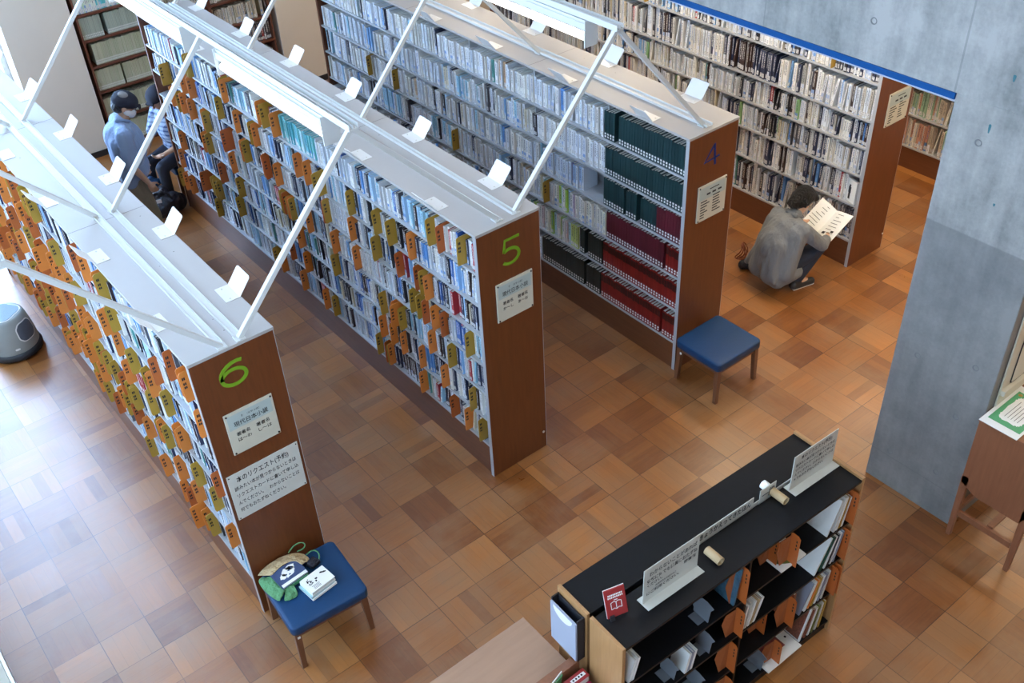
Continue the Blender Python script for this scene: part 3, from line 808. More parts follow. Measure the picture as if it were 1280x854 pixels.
GREEN = [(.010,.034,.040), (.012,.040,.045)]; MAROON = [(.085,.012,.020), (.10,.014,.024)]; RED = [(.20,.012,.010), (.22,.014,.010)]; BLACKG = [(.018,.030,.028), (.022,.034,.03)]
n = 4; lv = LEV[4]
runs = {5: [(.0, .855, GREEN, .7, 'dark green')], 4: [(0, .83, GREEN, .7, 'dark green')],
        3: [(0, .245, MAROON, .7, 'maroon'), (.252, .85, GREEN, .7, 'dark green')],
        2: [(0, .15, RED, .95, 'red'), (.152, .82, MAROON, .7, 'maroon')],
        1: [(0, .60, RED, .95, 'red'), (.603, .85, RED, .95, 'red'), (.86, 1.13, BLACKG, .7, 'blackish')],
        0: [(0, .87, RED, .95, 'red'), (.875, 1.66, BLACKG, .7, 'blackish')]}
for i, z in enumerate(lv):
    lvl = 6 - i; y0 = Y0[4]+.034; y1 = Y0[4]+L-.034; k = 1; ye = y0; hmx = (lv[i+1] if i < 5 else H-.02) - z - .028
    for a, b, pal, md, nm in runs[i]:
        a = max(a-.055+.034, ye); k = fill_row('bound_volume', 4, lvl, 6, X[4], -1, a, b, z+.0005, hmx, pal, (.0285, .0298), (.238, .240), (.17, .172), mode=md, gap=.0005, jit=.002, leanp=0, start=k, taglabel=f'{nm} bound volume, bookcase four')
        ye = b
    if i == 1:
        k = fill_row('hardback_book', 4, lvl, 6, X[4], -1, ye, 1.75, z+.0005, hmx, [(.30,.50,.08), (.75,.72,.60), (.45,.65,.75), (.55,.62,.20), (.70,.55,.55), (.78,.78,.74)], (.026, .032), (.215, .225), (.15, .16), start=k, leanp=0); ye = 1.75
    if i == 2:
        k = fill_row('hardback_book', 4, lvl, 6, X[4], -1, ye, 1.45, z+.0005, hmx, [(.36,.55,.08), (.78,.76,.70), (.40,.62,.80), (.60,.50,.62), (.75,.72,.58)], (.024, .034), (.215, .225), (.15, .16), start=k, leanp=0); ye = 1.45
    if i == 3:
        k = fill_row('hardback_book', 4, lvl, 6, X[4], -1, ye+.25, 1.62, z+.0005, hmx, [(.13,.22,.50), (.30,.45,.70), (.08,.06,.18), (.55,.62,.72)], (.024, .034), (.20, .225), (.15, .16), start=k, leanp=0)
    if i in (4,): k = fill_row('hardback_book', 4, lvl, 6, X[4], -1, ye, 1.55, z+.0005, hmx, [(.78,.78,.76), (.70,.74,.80)], (.026, .03), (.215, .22), (.15, .16), start=k, leanp=0); ye = 1.55
    if i == 3: ye = 1.63
    fill_row('hardback_book', 4, lvl, 6, X[4], -1, ye, y1, z+.0005, hmx, LIB if i > 1 else LIB+[(.45,.44,.42)]*9, (.016, .036), (.19, .24), (.13, .16), start=k, div=(.45, (0, 6, 0)), leanp=.02)
    fill_row('hardback_book', 4, lvl, 6, X[4]+W, 1, y0, y1, z+.0005, hmx, ART, (.018, .036), (.20, .245), (.14, .18))
for n in (3, 2):
    lv = LEV[n]
    for i, z in enumerate(lv):
        y0 = Y0[n]+.036; y1 = (Y0[n]+L if n == 3 else 4.5)-.036; hmx = (lv[i+1] if i < 5 else H-.02) - z - .026
        st = y0
        if n == 3 and i == 1: st = y0+.14
        if n == 3 and i == 0: st = y0
        fill_row('hardback_book', n, 6-i, 6, X[n], -1, st, y1, z+.0005, hmx, ART if n == 3 else [(.70,.66,.58), (.62,.56,.46), (.55,.30,.22), (.74,.72,.66), (.30,.45,.32), (.50,.42,.33)], (.010, .032), (hmx*.78, hmx*.99), (.15, .20), div=(.25, (0, 6, 0)) if n == 3 and i > 2 else None, leanp=.06, jit=.03)
        if n == 3: fill_row('hardback_book', n, 6-i, 6, X[n]+W, 1, y0, y1, z+.0005, hmx, ART, (.018, .036), (hmx*.8, hmx*.99), (.15, .18))
# face-out book standing on 3
fb = MB(); fb.box(0, .022, 0, .16, 0, .215, 0); fb.box(.001, .023, .002, .158, .2155, .2165, 0)
root = empty('display_book', (6.05, -.03, .6405)); tag(root, 'white book turned face out, dark standing figure on its cover, bookcase 3 end', 'book')
d = Vector((.33, .94, 0)).normalized(); q = Vector((d.y, -d.x, 0))
o_ = Vector((6.045, -.02, .6405))
obj('cover', MB().obox(o_ + d*.075 + q*.012 + Vector((0,0,.11)), d*.075, q*.011, (0,0,.11)), 'paper', root)
fg = MB(); c0 = o_ + d*.085 - Vector((0,0,0)); fr = -q*.0008
for dz, hw, hh in ((.155, .010, .012), (.115, .017, .030), (.06, .012, .035)): fg.obox(c0 + fr + Vector((0,0,dz)), d*hw, q*.0006, (0,0,hh))
obj('cover_figure', fg, 'ink', root)

# back wall bookcases
bi = 0
for (xa, xb, nm) in ((1.82, 2.58, 'left'), (2.58, 3.33, 'middle'), (3.33, 4.08, 'right')):
    root = empty('wall_bookcase', ((xa+xb)/2, 7.25, 0)); tag(root, f'dark wooden bookcase against the back wall, {nm} of the three side by side', 'bookcase', 'bookcases against the back wall')
    LV = [.06, .385, .73, 1.025, 1.325, 1.61, 1.90]
    obj('side', MB().box(xa, xa+.02, 7.1, 7.39, 0, 2.2), 'darkwood', root); obj('side', MB().box(xb-.02, xb, 7.1, 7.39, 0, 2.2), 'darkwood', root)
    obj('back', MB().box(xa+.02, xb-.02, 7.38, 7.39, 0, 2.2), 'darkwood', root); obj('top', MB().box(xa, xb, 7.1, 7.39, 2.2, 2.225), 'darkwood', root)
    obj('kick_board', MB().box(xa+.02, xb-.02, 7.115, 7.13, 0, .035), 'darkwood', root)
    for z in LV: obj('shelf', MB().box(xa+.02, xb-.02, 7.1, 7.38, z-.025, z), 'darkwood', root)
    for i, z in enumerate(LV):
        b0 = len(BOOKS)
        if bi == 0:
            pal = [(.42,.44,.30), (.46,.46,.33)] if i < 4 else ([(.32,.38,.34), (.35,.41,.36)] if i == 4 else [(.70,.74,.66), (.10,.45,.50), (.60,.68,.55), (.80,.80,.74), (.45,.60,.40)])
            if i == 4: pal = [(.36,.40,.33), (.33,.38,.32)]
            fill_row('encyclopedia_volume', 0, 7-i, 7, 7.12, -1, xa+.025 + (.06 if i == 3 else 0), xb-.025, z+.0005, .25, pal, (.017, .019), (.235, .237), (.18, .182), mode=.3 if i > 4 else .62, gap=.0005, jit=.002, leanp=0, label_end='the left side', taglabel='volume, back wall, left bookcase' )
        else:
            pal = [(.50,.46,.36), (.42,.38,.28), (.60,.57,.48), (.20,.16,.12), (.62,.60,.55), (.10,.08,.07), (.66,.66,.62)] if i > 2 else [(.72,.72,.72), (.10,.10,.14), (.60,.62,.66), (.35,.06,.06), (.05,.05,.07)]
            fill_row('encyclopedia_volume', 0, 7-i, 7, 7.12, -1, xa+.025, xb-.025, z+.0005, .25, pal, (.018, .034), (.20, .24), (.16, .19), leanp=.03, label_end='the left side', taglabel=f'old volume, back wall, {nm} bookcase')
        for b in BOOKS[b0:]: b['rot'] = True
    bi += 1
commit_books(); commit_dividers()

# ------------------------------------------------------------------ blue stools
def stool(cx, cy, sx, sy, h, rot, label, name='stool'):
    root = empty(name, (cx, cy, 0)); tag(root, label, 'stool', 'blue vinyl stools')
    def RT(mb):
        c_, s_ = cos(rot), sin(rot); mb.v = [(cx + (x-cx)*c_ - (y-cy)*s_, cy + (x-cx)*s_ + (y-cy)*c_, z) for x, y, z in mb.v]; return mb
    mb = MB(); n = 8; r = .035; hw, hd = sx/2, sy/2
    # cushion: rounded slab with a slightly domed top
    ring = []
    for cxn, cyn, a0 in ((1,1,0), (-1,1,pi/2), (-1,-1,pi), (1,-1,3*pi/2)):
        for k in range(n+1):
            a = a0 + k*pi/2/n; ring.append((cxn*(hw-r)+r*cos(a), cyn*(hd-r)+r*sin(a)))
    prof = [(.98, h-.070), (1.0, h-.064), (1.0, h-.012), (.993, h-.004), (.978, h), (.90, h+.0015), (.5, h+.002), (.0, h+.0025)]
    vs = [(cx+x*s_, cy+y*s_, z) for s_, z in prof for x, y in ring]; m_ = len(ring)
    fs = [(i*m_+k, i*m_+(k+1)%m_, (i+1)*m_+(k+1)%m_, (i+1)*m_+k) for i in range(len(prof)-1) for k in range(m_)] + [tuple(reversed(range(m_)))]
    mb.add(vs, fs, 0, smooth=True); obj('seat', RT(mb), 'blue_vinyl', root)
    ap = MB(); q = .03
    ap.box(cx-hw+q, cx+hw-q, cy-hd+.025, cy-hd+.043, h-.115, h-.07).box(cx-hw+q, cx+hw-q, cy+hd-.043, cy+hd-.025, h-.115, h-.07)
    ap.box(cx-hw+.025, cx-hw+.043, cy-hd+q, cy+hd-q, h-.115, h-.07).box(cx+hw-.043, cx+hw-.025, cy-hd+q, cy+hd-q, h-.115, h-.07)
    obj('apron', RT(ap), 'legwood', root)
    for a in (-1, 1):
        for b_ in (-1, 1):
            lg = MB(); x, y = cx+a*(hw-.035), cy+b_*(hd-.035)
            t, bt = .021, .016; ox = a*.012; oy = b_*.012
            lg.add([(x-bt+ox,y-bt+oy,0),(x+bt+ox,y-bt+oy,0),(x+bt+ox,y+bt+oy,0),(x-bt+ox,y+bt+oy,0),(x-t,y-t,h-.07),(x+t,y-t,h-.07),(x+t,y+t,h-.07),(x-t,y+t,h-.07)],
                   [(0,3,2,1),(4,5,6,7),(0,1,5,4),(1,2,6,5),(2,3,7,6),(3,0,4,7)])
            o = obj('leg', RT(lg), 'legwood', root, bevel=.002)
            if (a, b_) == (-1, -1) and name == 'stool' and cx < 1:
                obj('tag_sticker', RT(MB().box(x-.009, x+.009, y-t-.004, y-t+.001, h-.115, h-.098)), 'card', o)
            if (a, b_) == (-1, 1) and 3 < cx < 5: obj('tag_sticker', RT(MB().box(x-t-.003, x-t+.001, y-.03, y-.012, h-.13, h-.11)), 'card', o)
    return root
stool(.253, -.322, .525, .50, .40, -.07, 'blue stool at the end of bookcase six, canvas bag and books on it')
stool(3.953, -.342, .50, .465, .40, 0, 'empty blue stool at the end of the bookcase with the blue 4')
stool(2.10, 5.60, .42, .42, .40, 0, 'blue vinyl stool at the far end of bookcase 5, partly hidden, someone sitting on it')

# ------------------------------------------------------------------ things on the near stool
def loose_book(name, c, ang, w, l, t, z, covermat, label, cat='book', extras=None, spine_left=True):
    """flat book, long side l along ang+90, width w"""
    d = Vector((cos(ang), sin(ang), 0)); q = Vector((-d.y, d.x, 0)); c = Vector((c[0], c[1], z))
    root = empty(name, tuple(c)); tag(root, label, cat)
    cv = MB(); cv.obox(c+Vector((0,0,.0012)), d*w/2, q*l/2, (0,0,.0012)).obox(c+Vector((0,0,t-.0012)), d*w/2, q*l/2, (0,0,.0012)).obox(c-d*(w/2-.0015)+Vector((0,0,t/2)), d*.0015, q*l/2, (0,0,t/2-.0012))
    obj('cover', cv, covermat, root)
    obj('pages', MB().obox(c+d*-.001+Vector((0,0,t/2)), d*(w/2-.004), q*(l/2-.003), (0,0,t/2-.003)), 'pages', root)
    return root, d, q, c
M['pages'].name = 'book_pages'
zs = .408
# green canvas bag lying open, tan lining folded out
def bag():
    root = empty('tote_bag', (.17, -.15, zs)); tag(root, 'green canvas bag with tan lining lying open on the near blue stool', 'bag')
    random.seed(5)
    def sheet(pts_out, pts_in, zo, zi, mat, nm):
        mb = MB(); n = len(pts_out); m_ = 6; vs = []
        for j in range(m_+1):
            t = j/m_
            for i in range(n):
                a, b_ = Vector(pts_out[i]), Vector(pts_in[i]); p = a.lerp(b_, t)
                z = zo + (zi-zo)*sin(t*pi/2) + .006*sin(i*1.9+j*1.3)*sin(t*pi)
                vs.append((p.x, p.y, zs+max(z, .002)))
        fs = [(j*n+i, j*n+i+1, (j+1)*n+i+1, (j+1)*n+i) for j in range(m_) for i in range(n-1)]
        mb.add(vs, fs, 0, smooth=True)
        o = obj(nm, mb, mat, root); s_ = o.modifiers.new('s', 'SOLIDIFY'); s_.thickness = .003; q_ = o.modifiers.new('ss', 'SUBSURF'); q_.levels = q_.render_levels = 1; return o
    sheet([(.02,-.33),(-.01,-.22),(-.012,-.13),(-.005,-.085),(.02,-.075)], [(.09,-.29),(.075,-.22),(.07,-.165),(.072,-.15),(.075,-.14)], .003, .030, 'canvas_green', 'outer_panel')
    sheet([(.0,-.06),(.07,-.02),(.17,-.012),(.27,-.03),(.335,-.09),(.33,-.18)], [(.07,-.15),(.10,-.135),(.165,-.115),(.225,-.125),(.25,-.15),(.255,-.20)], .012, .050, 'canvas_tan', 'lining')
    sheet([(.04,-.34),(.10,-.36),(.14,-.35)], [(.10,-.26),(.13,-.27),(.15,-.28)], .003, .03, 'canvas_green', 'outer_panel')
    for pts in ([(.24,-.04,.03),(.29,-.015,.045),(.345,-.02,.05),(.37,-.05,.04),(.34,-.075,.03),(.29,-.06,.03)], [(.32,-.13,.03),(.37,-.12,.045),(.40,-.155,.04),(.385,-.20,.02),(.345,-.21,.01)]):
        mb = MB().tube([(x, y, zs+z) for x, y, z in pts], .0055, 8); o = obj('handle', mb, 'canvas_green', root, subsurf=1)
    obj('strap_pouch', MB().obox((.33,-.20,zs+.018), (.035,.01,0), (-.01,.03,0), (0,0,.016)), 'bagblack', root, bevel=.008)
bag()
r_, d, q, c = loose_book('picture_book', (.165, -.20), .05, .19, .145, .028, zs+.004, 'greencover', 'thick book with a green page edge band under the navy book, inside the canvas bag')
obj('page_band', MB().obox(c+Vector((0,-.074,.014)), (.088,.004,0), (0,.0015,0), (0,0,.010)), 'greencover', r_)
r_, d, q, c = loose_book('picture_book', (.165, -.198), .08, .19, .15, .014, zs+.034, 'navycover', 'navy picture book with a white drawing, lying open-side out in the canvas bag')
dr = MB(); top = c + Vector((0,0,.0145))
def blot(mb, cx, cy, rx, ry, n=14, mi=0, base=None, dd=None, qq=None, jag=.25):
    base = base or top; dd = dd or d; qq = qq or q
    vs = [base + dd*(cx+rx*cos(2*pi*k/n)*(1+jag*random.uniform(-1,1))) + qq*(cy+ry*sin(2*pi*k/n)*(1+jag*random.uniform(-1,1))) for k in range(n)]
    mb.add(vs, [tuple(range(n))], mi)
blot(dr, .0, .01, .045, .04); blot(dr, .03, .035, .03, .02); blot(dr, -.045, .0, .022, .02); dr.obox(top+d*.0-q*.062, d*.09, q*.012, (0,0,.0002))
obj('cover_drawing', dr, 'paper', r_)
dr = MB(); top = top + Vector((0,0,.0006))
for a, b_ in ((-.02,.0),(.01,.02),(.035,.03),(.0,-.01)): blot(dr, a, b_, .007, .005)
obj('cover_marks', dr, 'navycover', r_)
r_, d, q, c = loose_book('paperback', (.268, -.375), .12, .185, .135, .014, zs+.002, 'paper', 'white paperback at the bottom of the small stack on the near blue stool')
r_, d, q, c = loose_book('paperback', (.262, -.370), .14, .18, .13, .016, zs+.0165, 'teal', 'pale teal backed paperback in the middle of the small stack on the near blue stool')
r_, d, q, c = loose_book('paperback', (.272, -.368), .12, .175, .132, .030, zs+.033, 'paper', 'white paperback with black ink drawing, topmost of the stack on the near blue stool')
dr = MB(); top = c + Vector((0,0,.0305))
for k in range(16): blot(dr, random.uniform(-.06,.0), random.uniform(-.01,.045), random.uniform(.003,.009), random.uniform(.003,.008), 8)
for k in range(5): blot(dr, .045+k*.006, .028-k*.003, .009, .006, 8)
for k in range(4): dr.obox(top + d*(-.03+k*.0) + q*(-.025-k*.009), d*random.uniform(.02,.035), q*.0012, (0,0,.0002))
obj('cover_drawing', dr, 'ink', r_)

# ------------------------------------------------------------------ grey rolling kick stool
ks = empty('step_stool', (-.335, 4.02, 0)); tag(ks, 'round grey plastic rolling step stool on the floor by the left edge', 'step stool')
c = (-.335, 4.02, 0)
obj('bumper', MB().lathe(c, [(.20,.012),(.226,.02),(.23,.05),(.222,.078),(.205,.082)], 40), 'darkrubber', ks)
KP = [(.205,.06),(.212,.085),(.208,.16),(.200,.24),(.190,.30),(.178,.36),(.170,.385),(.160,.398),(.15,.402),(.0001,.402)]
obj('body', MB().lathe(c, KP, 48), 'greyplastic', ks)
def krad(z):
    for (r0, z0), (r1, z1) in zip(KP, KP[1:]):
        if z0 <= z <= z1: return r0 + (r1-r0)*(z-z0)/(z1-z0)
    return .16
n = 48; pts = [Vector((c[0] + (.132+.012*cos(4*2*pi*k/n+.6))*cos(2*pi*k/n), c[1] + (.132+.012*cos(4*2*pi*k/n+.6))*sin(2*pi*k/n), .4025)) for k in range(n)]
obj('pad_rim', MB().prism([Vector((c[0], c[1], v.z)) + (v-Vector((c[0], c[1], v.z)))*1.06 for v in pts], (0,0,.003)), 'card', ks)
obj('tread_pad', MB().prism([v + Vector((0,0,.0031)) for v in pts], (0,0,.003)), 'stoolpad', ks)
def patch(a0, a1, z0, z1, off, mat, nm, par):
    mb = MB(); nu, nv = 16, 10; vs = []
    for i in range(nu+1):
        for j in range(nv+1):
            u, v = i/nu*2-1, j/nv*2-1; e = .82; uu = u*(1-.18*abs(v)**5) ; vv = v*(1-.25*abs(u)**5)
            a = (a0+a1)/2 + (a1-a0)/2*uu; z = (z0+z1)/2 + (z1-z0)/2*vv; r_ = krad(z) + off; vs.append((c[0]+r_*cos(a), c[1]+r_*sin(a), z))
    fs = [(i*(nv+1)+j, (i+1)*(nv+1)+j, (i+1)*(nv+1)+j+1, i*(nv+1)+j+1) for i in range(nu) for j in range(nv)]
    mb.add(vs, fs, 0, smooth=True); return obj(nm, mb, mat, par)
for a in (-.95, 1.15, 3.25):
    p_ = patch(a-.50, a+.50, .165, .350, .002, 'card', 'recess_rim', ks); patch(a-.45, a+.45, .175, .340, .004, 'recess', 'foot_recess', p_)  # dark patches on the drum surface, painted as shaded foot holes
patch(-1.75, -1.55, .12, .14, .002, 'card', 'label_strip', ks)
for a in (.2, 2.3, 4.4): obj('caster', MB().tube([(c[0]+.15*cos(a)-.012, c[1]+.15*sin(a), .02), (c[0]+.15*cos(a)+.012, c[1]+.15*sin(a), .02)], .02, 12), 'darkrubber', ks)

# ------------------------------------------------------------------ black returned-books shelving, two units back to back
TH = -.033; C0 = Vector((.905, -2.405, 0)); DX = Vector((cos(TH), sin(TH), 0)); DY = Vector((-sin(TH), cos(TH), 0)); CL = 1.775; CH = 1.35
def cp(a, b_, z): return C0 + DX*a + DY*b_ + Vector((0,0,z))
def cbox(mb, a0, a1, b0, b1, z0, z1, mi=0): return mb.obox(cp((a0+a1)/2, (b0+b1)/2, (z0+z1)/2), DX*(a1-a0)/2, DY*(b1-b0)/2, (0,0,(z1-z0)/2), mi)
LVC = [.09, .405, .715, 1.02]
for nm, b0, b1, lab in (('front', 0, .235, 'black open shelving unit with light wood ends, nearest the camera'), ('rear', .262, .485, 'black shelving unit standing behind the open one, only its top showing')):
    root = empty('shelving_unit', tuple(cp(CL/2, (b0+b1)/2, 0))); tag(root, lab, 'shelf', 'black shelving units back to back')
    obj('top_board', cbox(MB(), .02, CL-.02, b0+.0, b1, CH-.022, CH-.004), 'black_lam', root, bevel=.002)
    for e in (0, CL-.02):
        p_ = obj('end_panel', cbox(MB(), e, e+.02, b0-.004, b1+.002, 0, CH+.012), 'lightwood', root, bevel=.0015); p_['label'] = 'light wood end panel'
    bk = (b1-.006, b1) if nm == 'front' else (b0, b0+.006)
    obj('back_panel', cbox(MB(), .02, CL-.02, bk[0], bk[1], .05, CH-.022), 'black_lam', root)
    for e in (CL/2-.008,): obj('divider_panel', cbox(MB(), e, e+.016, b0+.004, b1-.006, .05, CH-.022), 'black_lam', root)
    for z in LVC:
        for e0, e1 in ((.02, CL/2-.008), (CL/2+.008, CL-.02)): obj('shelf', cbox(MB(), e0, e1, b0+.006 if nm == 'front' else b0+.006, b1-.006, z-.016, z), 'black_lam', root)
    obj('kick_board', cbox(MB(), .02, CL-.02, b0+.02, b0+.035, 0, .072), 'black_lam', root)
# sign strip in the slot between the units
sp = empty('sign_strip', tuple(cp(.9, .248, CH-.02))); tag(sp, 'long white strip sign for books returned today, standing in the slot on the black shelving', 'sign')
obj('strip', cbox(MB(), .73, 1.155, .245, .249, CH-.02, CH+.065), 'signwhite', sp)
t = MB(); text_mb(t, 'きょうかえってきたほん', cp(.745, .2445, CH+.014), DX, (0,0,1), .046, width=.385, bold=.03); obj('lettering', t, 'ink', sp)
sp = empty('sign_card', tuple(cp(1.33, .25, CH-.02))); tag(sp, 'small white two-character card between the strip sign and the far standing notice', 'sign')
obj('card', cbox(MB(), 1.20, 1.325, .243, .246, CH-.02, CH+.085), 'signwhite', sp); t = MB(); text_mb(t, '一般', cp(1.215, .2422, CH+.012), DX, (0,0,1), .06, width=.10, bold=.02); obj('lettering', t, 'ink', sp)
obj('rail', cbox(MB(), 1.10, 1.60, .247, .2495, CH-.02, CH+.012), 'signwhite', sp)
for i, (a, lab) in enumerate(((.735, 'left cardboard tube holding up the strip sign, nearer the camera'), (1.30, 'right cardboard tube holding up the small card, white at its far end'))):
    r2 = .024; n = 20; b0, b1 = (.075, .175) if i == 0 else (.145, .31)
    tb = MB(); vs = []
    for b_, rr in ((b0, r2), (b1, r2), (b1, r2-.004), (b0, r2-.004)):
        for k in range(n): vs.append(cp(a + rr*cos(2*pi*k/n), b_, CH-.003 + r2 + rr*sin(2*pi*k/n)))
    fs = [(j*n+k, j*n+(k+1)%n, ((j+1)%4)*n+(k+1)%n, ((j+1)%4)*n+k) for j in range(4) for k in range(n)]
    tb.add(vs, fs, 0, smooth=False)
    o = obj('cardboard_tube', tb, 'cardboard', org=tuple(cp(a, .2, CH))); tag(o, lab, 'tube', 'cardboard tubes on the black shelving')
    if i == 1: obj('white_wrap', tb_ := MB().tube([cp(a, .262, CH-.003+r2), cp(a, .311, CH-.003+r2)], r2+.0012, 20), 'paper', o)
# standing notices, inverted T
def stand_notice(a0, a1, b_, h, lines, label):
    c_ = cp((a0+a1)/2, b_, CH); root = empty('standing_notice', tuple(c_)); tag(root, label, 'notice', 'white standing notices on the black shelving')
    obj('board', cbox(MB(), a0, a1, b_-.002, b_+.002, CH-.003, CH+h), 'signwhite', root, bevel=.001)
    obj('base', cbox(MB(), a0-.005, a1+.005, b_-.05, b_+.035, CH-.004, CH-.001), 'signwhite', root)
    t = MB()
    for s_, xx, zz, sz, wd in lines: text_mb(t, s_, cp(a0+xx, b_-.0026, CH+zz), DX, (0,0,1), sz, width=wd, bold=.018)
    obj('lettering', t, 'ink', root)
stand_notice(.262, .635, .145, .245, [('わからないことがあれば', .035, .180, .036, .32), ('気軽に何でも係員におたずね', .02, .135, .033, .34), ('ください。', .02, .105, .026, .10), ('図書館', .27, .100, .024, .08), ('利用案内をお読みの上', .08, .077, .016, .14), ('にご利用ください。', .02, .045, .026, .22)], 'white notice standing on the black shelving, nearer of two, beside the red card')
stand_notice(1.39, 1.745, .20, .25, [('本のリクエスト(予約)', .055, .205, .033, .25), ('読みたい本が見つからないときは', .02, .165, .025, .315), ('リクエストカードに書いて申し込', .02, .130, .025, .315), ('んでください。わからないことは', .02, .095, .025, .315), ('何でもおたずねください。', .02, .060, .025, .24)], 'white request notice standing at the far right end of the black shelving top')
# red book-mark card on a small stand
rc = empty('display_card', tuple(cp(.13, .165, CH))); tag(rc, 'small red card with a white open-book symbol on the black shelving, left end', 'card')
n_ = Vector((-.25, -.90, .34)).normalized(); rt = Vector((0,0,1)).cross(n_); rt = -rt if rt.x < 0 else rt; rt.normalize(); up_ = n_.cross(rt); up_ = up_ if up_.z > 0 else -up_
cc = cp(.125, .19, CH+.083)
obj('card_panel', MB().obox(cc, rt*.055, up_*.078, n_*.004), 'redcover', rc, bevel=.001)
obj('card_edge', MB().obox(cc - n_*.0055, rt*.056, up_*.080, n_*.0015), 'paper', rc)
obj('stand_leg', MB().beam(cc - n_*.004, cp(.13, .235, CH-.004), .02, .003), 'ink', rc); obj('clip', MB().obox(cp(.085, .165, CH+.012), rt*.012, up_*.014, n_*.006), 'ink', rc)
lt = MB(); fo = cc + n_*.0045
for k, (w_, z_) in enumerate(((.040, .045), (.042, .032))): 
    for j in range(9): lt.obox(fo + rt*(-w_+.0045+j*w_*2/9) + up_*z_, rt*.0032, up_*.0042, n_*.0003)
def bk_line(pts, w=.0016):
    for p0, p1 in zip(pts, pts[1:]):
        a_, b_ = fo + rt*p0[0] + up_*p0[1], fo + rt*p1[0] + up_*p1[1]; lt.beam(a_, b_, w*2, .0006, n_)
for s_ in (-1, 1):
    bk_line([(0, .002), (s_*.012, .008), (s_*.028, .003)]); bk_line([(s_*.028, .003), (s_*.028, -.034)]); bk_line([(s_*.028, -.034), (s_*.012, -.029), (0, -.036)])
bk_line([(0, .002), (0, -.036)]); lt.obox(fo + up_*.016, rt*.010, up_*.002, n_*.0003)
obj('lettering', lt, 'paper', rc)
# pale file box hung on the left end
fh = empty('file_box', tuple(cp(-.05, .37, 1.1))); tag(fh, 'black file box with pale blue sleeve, hung on the left end of black shelving', 'file box')
obj('case', cbox(cbox(cbox(MB(), -.052, -.006, .268, .276, 1.02, 1.335), -.052, -.006, .462, .470, 1.02, 1.335), -.052, -.006, .268, .470, 1.01, 1.022), 'ink', fh)
obj('case_back', cbox(MB(), -.012, -.004, .268, .470, 1.01, 1.325), 'ink', fh)
o = obj('document_sleeve', cbox(MB(), -.062, -.05, .270, .468, 1.02, 1.315), 'holder', fh, bevel=.002)
th = MB(); n = 14; vs = [cp(-.0632, .369 + .075*cos(pi + pi*k/n), 1.312 + .065*sin(pi + pi*k/n)) for k in range(n+1)]; th.add(vs, [tuple(range(n+1))]); obj('thumb_cut', th, 'clearcard', o)

# contents of the front unit
def upright(name, a, z, t, h, dpt, mat, label, lean=0, b=.012, facemat=None, grp=None, cat='book'):
    """standing book, spine to the aisle (-b side)"""
    root = empty(name, tuple(cp(a, b, z))); tag(root, label, cat, grp)
    up_ = Vector((0,0,cos(lean))) + DX*sin(lean); w_ = DX*cos(lean) - Vector((0,0,sin(lean)))
    base = cp(a, b, z) + (w_*(-t/2) if lean > 0 else w_*(t/2)) * -1 * (1 if lean else 0)
    base = base + Vector((0,0,abs(sin(lean))*0))
    c_ = base + up_*h/2 + DY*dpt/2
    cv = MB().obox(c_ - w_*(t/2-.001), w_*.001, DY*dpt/2, up_*h/2).obox(c_ + w_*(t/2-.001), w_*.001, DY*dpt/2, up_*h/2).obox(c_ - DY*(dpt/2-.001), w_*t/2, DY*.001, up_*h/2)
    obj('cover', cv, mat, root); obj('pages', MB().obox(c_, w_*(t/2-.002), DY*(dpt/2-.003), up_*(h/2-.003)), 'pages', root)
    if facemat:
        s_ = -1
        obj('cover_picture', MB().obox(c_ - w_*(t/2+.0006), w_*.0004, DY*(dpt/2-.012), up_*(h/2-.012)), facemat, root)
    return root
def cdivider(a, z, h, w_, label, mat='orange2', b=-.045, rot=0.0):  # deeper orange by default: the dimmer light in the shelving is in the colour
    root = empty('shelf_divider', tuple(cp(a, b, z))); tag(root, label, 'divider', 'orange dividers in the black shelving')
    b = max(b, -.022) if b < 0 else b; d_ = DX*sin(rot) + DY*cos(rot); n2 = DX*cos(rot) - DY*sin(rot); o_ = cp(a, b, z)
    poly = [o_, o_ + d_*.062, o_ + d_*.062 + Vector((0,0,h-.012)), o_ + d_*.052 + Vector((0,0,h)), o_ + d_*.015 + Vector((0,0,h)), o_ + Vector((0,0,h-.015))]
    obj('blade', MB().prism(poly, n2*.004), mat, root)
    obj('wing', MB().prism([o_ + d_*.058 + Vector((0,0,.001)), o_ + d_*.058 - n2*.06 + Vector((0,0,.001)), o_ + d_*.075 - n2*.085 + Vector((0,0,h*.5)), o_ + d_*.075 - n2*.06 + Vector((0,0,h*.78)), o_ + d_*.058 + Vector((0,0,h*.9))], d_*.003), 'wing_orange_dim', root)
    mk = MB()
    for k in range(3): mk.obox(o_ + d_*.018 + Vector((0,0,h-.045-k*.028)) - n2*.0006, d_*.004, n2*.0004, (0,0,.008))
    obj('lettering', mk, 'ink', root); return root
def bookend(a, z, h, label, mat='acrylic', rot=.0):
    root = empty('bookend', tuple(cp(a, .08, z))); tag(root, label, 'bookend', 'clear bookends on the empty shelves')
    n = 10; o_ = cp(a, -.01, z)
    prof = [(.03,0),(.135,0),(.135,.03),(.15,.06),(.19,h*.62),(.205,h*.8)] + [(.175+.03*cos(k*pi/n), h*.85+.03*sin(k*pi/n)) for k in range(n+1)] + [(.13,h*.74),(.10,h*.70),(.085,h*.80),(.05,h*.82),(.0,h*.74),(.02,h*.55)]
    poly = [o_ + DY*(p[0]) + Vector((0,0,p[1])) for p in prof]
    obj('plate', MB().prism(poly, DX*.003), mat, root); obj('foot', cbox(MB(), a-.05, a+.003, .04, .115, z+.0002, z+.0022), mat, root)
Z1, Z2, Z3, Z4 = LVC[3], LVC[2], LVC[1], LVC[0]
G = 'books in the black shelving'
